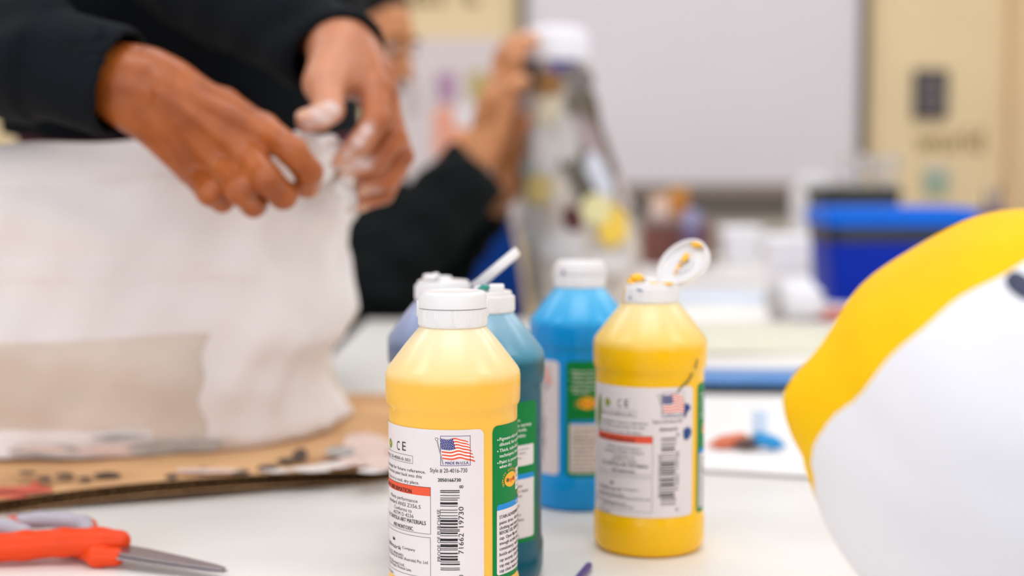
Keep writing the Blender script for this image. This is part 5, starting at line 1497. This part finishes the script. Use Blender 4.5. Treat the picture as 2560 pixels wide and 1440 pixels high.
lo_, hi_ = bounds(palmB, fingB); VBh, QBh = nets(fBh, lo_, hi_, 0.004)
def headfn(Pt):
    d = ell_d(Pt, hp(0, -0.006, 0.022), (0.074, 0.094, 0.088), RH)
    d = smin(d, ell_d(Pt, hp(0, 0.028, -0.045), (0.056, 0.060, 0.070), RH), 0.03)
    d = smin(d, ell_d(Pt, hp(0, 0.070, -0.098), (0.024, 0.018, 0.016), RH), 0.025)
    d = smin(d, cap_d(Pt, hp(0, 0.088, 0.005), 0.008, hp(0, 0.108, -0.038), 0.0125), 0.012)
    d = smin(d, cap_d(Pt, hp(-0.035, 0.076, 0.022), 0.010, hp(0.035, 0.076, 0.022), 0.010), 0.015)
    for s in (-1, 1):
        d = smax(d, -ell_d(Pt, hp(s * 0.031, 0.096, 0.002), (0.017, 0.014, 0.010), RH), 0.010)
        d = smin(d, ell_d(Pt, hp(s * 0.016, 0.094, -0.038), (0.010, 0.010, 0.008), RH), 0.006)
        d = smin(d, ell_d(Pt, hp(s * 0.076, -0.012, -0.018), (0.010, 0.019, 0.030), RH), 0.005)
    d = smin(d, ell_d(Pt, hp(0, 0.088, -0.062), (0.022, 0.010, 0.006), RH), 0.004)
    d = smin(d, ell_d(Pt, hp(0, 0.087, -0.073), (0.019, 0.010, 0.006), RH), 0.004)
    d = smin(d, cap_d(Pt, hp(0, -0.03, -0.05), 0.052, np.array([-0.40, 2.72, 1.04]), 0.056), 0.02)
    return d
VH, QH = nets(headfn, HC - 0.27, HC + 0.17, 0.004)
def body2(Pt, ex=0.0):
    d = cap_d(Pt, (-0.46, 2.66, 0.56), 0.12 + ex, (-0.42, 2.64, 0.94), 0.11 + ex)
    d = smin(d, cap_d(Pt, (-0.46, 2.82, 0.56), 0.12 + ex, (-0.44, 2.84, 0.94), 0.11 + ex), 0.05)
    d = smin(d, cap_d(Pt, SR2, 0.065 + ex, SL2, 0.065 + ex), 0.04)
    return d
LEGS = [((-0.42, 2.64, 0.52), (-0.06, 2.60, 0.50), (-0.04, 2.60, 0.08)), ((-0.42, 2.84, 0.52), (-0.30, 3.0, 0.50), (-0.30, 3.02, 0.08))]
LEGS = [((-0.44, 2.64, 0.52), (-0.40, 2.30, 0.52), (-0.40, 2.27, 0.08)), ((-0.46, 2.84, 0.52), (-0.62, 2.52, 0.52), (-0.62, 2.50, 0.08))]
def under2(Pt):
    d = body2(Pt)
    for (s, e, w) in ((SR2, EL2, P(1150, 470, 2.47)), (SL2, EL2b, WR2b)): d = smin(smin(d, cap_d(Pt, s, 0.05, e, 0.042), 0.02), cap_d(Pt, e, 0.04, w, 0.03), 0.02)
    for (h_, k_, a_) in LEGS:
        d = smin(smin(d, cap_d(Pt, h_, 0.08, k_, 0.06), 0.03), cap_d(Pt, k_, 0.055, a_, 0.04), 0.02); d = smin(d, cap_d(Pt, (a_[0], a_[1], 0.045), 0.035, (a_[0] + 0.02, a_[1] - 0.16, 0.035), 0.03), 0.02)
    return d
VU, QU = nets(under2, (-0.78, 2.02, -0.01), (0.12, 3.1, 1.15), 0.016)
parts = [(VU, QU), (VH, QH), (VA_, QA_), (VBh, QBh)]
off = 0; vs = []; qs = []
for (v, q) in parts: vs.append(v); qs.append(q + off); off += len(v)
padd2('body', np.concatenate(vs), np.concatenate(qs), M['skin2'], p2)
def hair2(Pt):
    d = ell_d(Pt, hp(0, -0.014, 0.032), (0.083, 0.098, 0.092), RH) + 0.003 * np.sin(Pt[:, 0] * 150) * np.sin(Pt[:, 2] * 170 + Pt[:, 1] * 90)
    return smax(d, plane_d(Pt, hp(0, 0.050, 0.062), fd * 0.80 - up2 * 0.60), 0.01)
V_, Q_ = nets(hair2, HC - 0.16, HC + 0.16, 0.004); padd2('hair', V_, Q_, M['hair'], p2)
for s in (-1, 1):
    q = hp(s * 0.031, 0.0835, 0.002); blob('eye', tuple(q - P2O), (0.0112, 0.0096, 0.0058), M['eye'], p2, 0, 16, RH)
    blob('iris', tuple(q + fd * 0.0085 - P2O), (0.0066, 0.0034, 0.0056), M['iris'], p2, 0, 12, RH)
    blob('eyebrow', tuple(hp(s * 0.032, 0.089, 0.024) - P2O), (0.020, 0.004, 0.004), M['hair'], p2, 0.05, 14, RH)
blob('lips', tuple(hp(0, 0.0945, -0.067) - P2O), (0.020, 0.007, 0.0085), M['lips'], p2, 0.03, 16, RH)
def sweater2(Pt):
    d = body2(Pt, 0.02)
    d = smin(d, cap_d(Pt, SR2, 0.08, EL2, 0.085), 0.03); d = smin(d, cap_d(Pt, SL2, 0.075, EL2b, 0.06), 0.03)
    ax3 = (WR2 - EL2) / np.linalg.norm(WR2 - EL2)
    fa = smax(cap_d(Pt, EL2, 0.088, WR2 + ax3 * 0.03, 0.058), plane_d(Pt, WR2 - ax3 * 0.012, ax3), 0.012)
    d = smin(d, fa, 0.02)
    ax4 = (WR2b - EL2b) / np.linalg.norm(WR2b - EL2b)
    fb = smax(cap_d(Pt, EL2b, 0.058, WR2b + ax4 * 0.03, 0.045), plane_d(Pt, WR2b - ax4 * 0.045, ax4), 0.005)
    d = smin(d, fb, 0.015)
    d = d + fold(Pt, 0.005)
    return smax(d, -cap_d(Pt, np.array([-0.40, 2.72, 1.04]), 0.066, hp(0, -0.03, -0.03), 0.07), 0.006)
V_, Q_ = nets(sweater2, (-0.76, 2.28, 0.42), (0.06, 3.08, 1.18), 0.009); padd2('sweater', V_, Q_, M['black_sweater'], p2)
def trousers2(Pt):
    d = None
    for (h_, k_, a_) in LEGS:
        e = smin(cap_d(Pt, h_, 0.10, k_, 0.078), cap_d(Pt, k_, 0.074, a_, 0.06), 0.02); d = e if d is None else smin(d, e, 0.03)
    return smax(d, -plane_d(Pt, (0, 0, 0.075), (0, 0, 1)), 0.004)
V_, Q_ = nets(trousers2, (-0.78, 2.1, 0.04), (-0.2, 3.06, 0.66), 0.014); padd2('trousers', V_, Q_, M['trousers'], p2)
for (h_, k_, a_) in LEGS:
    V_, Q_ = nets(lambda Pt: smax(cap_d(Pt, (a_[0], a_[1] + 0.02, 0.05), 0.046, (a_[0] + 0.02, a_[1] - 0.17, 0.038), 0.038), -plane_d(Pt, (0, 0, 0.004), (0, 0, 1)), 0.003), (a_[0] - 0.08, a_[1] - 0.25, -0.01), (a_[0] + 0.1, a_[1] + 0.1, 0.12), 0.009); padd2('shoe', V_, Q_, M['shoe'], p2)
# stool under the seated person
t = thing('stool', 'dark round stool under the seated person', 'stool', (-0.47, 2.76, 0))
lathe('seat', [(0.15, 0.395), (0.17, 0.40), (0.17, 0.42), (0.15, 0.425)], M['black'], t, 40)
for k in range(4):
    an = PI / 4 + k * PI / 2
    tube('leg', [(0.11 * math.cos(an), 0.11 * math.sin(an), 0.40), (0.17 * math.cos(an), 0.17 * math.sin(an), 0.0)], 0.012, M['dark_metal'], t, 12)
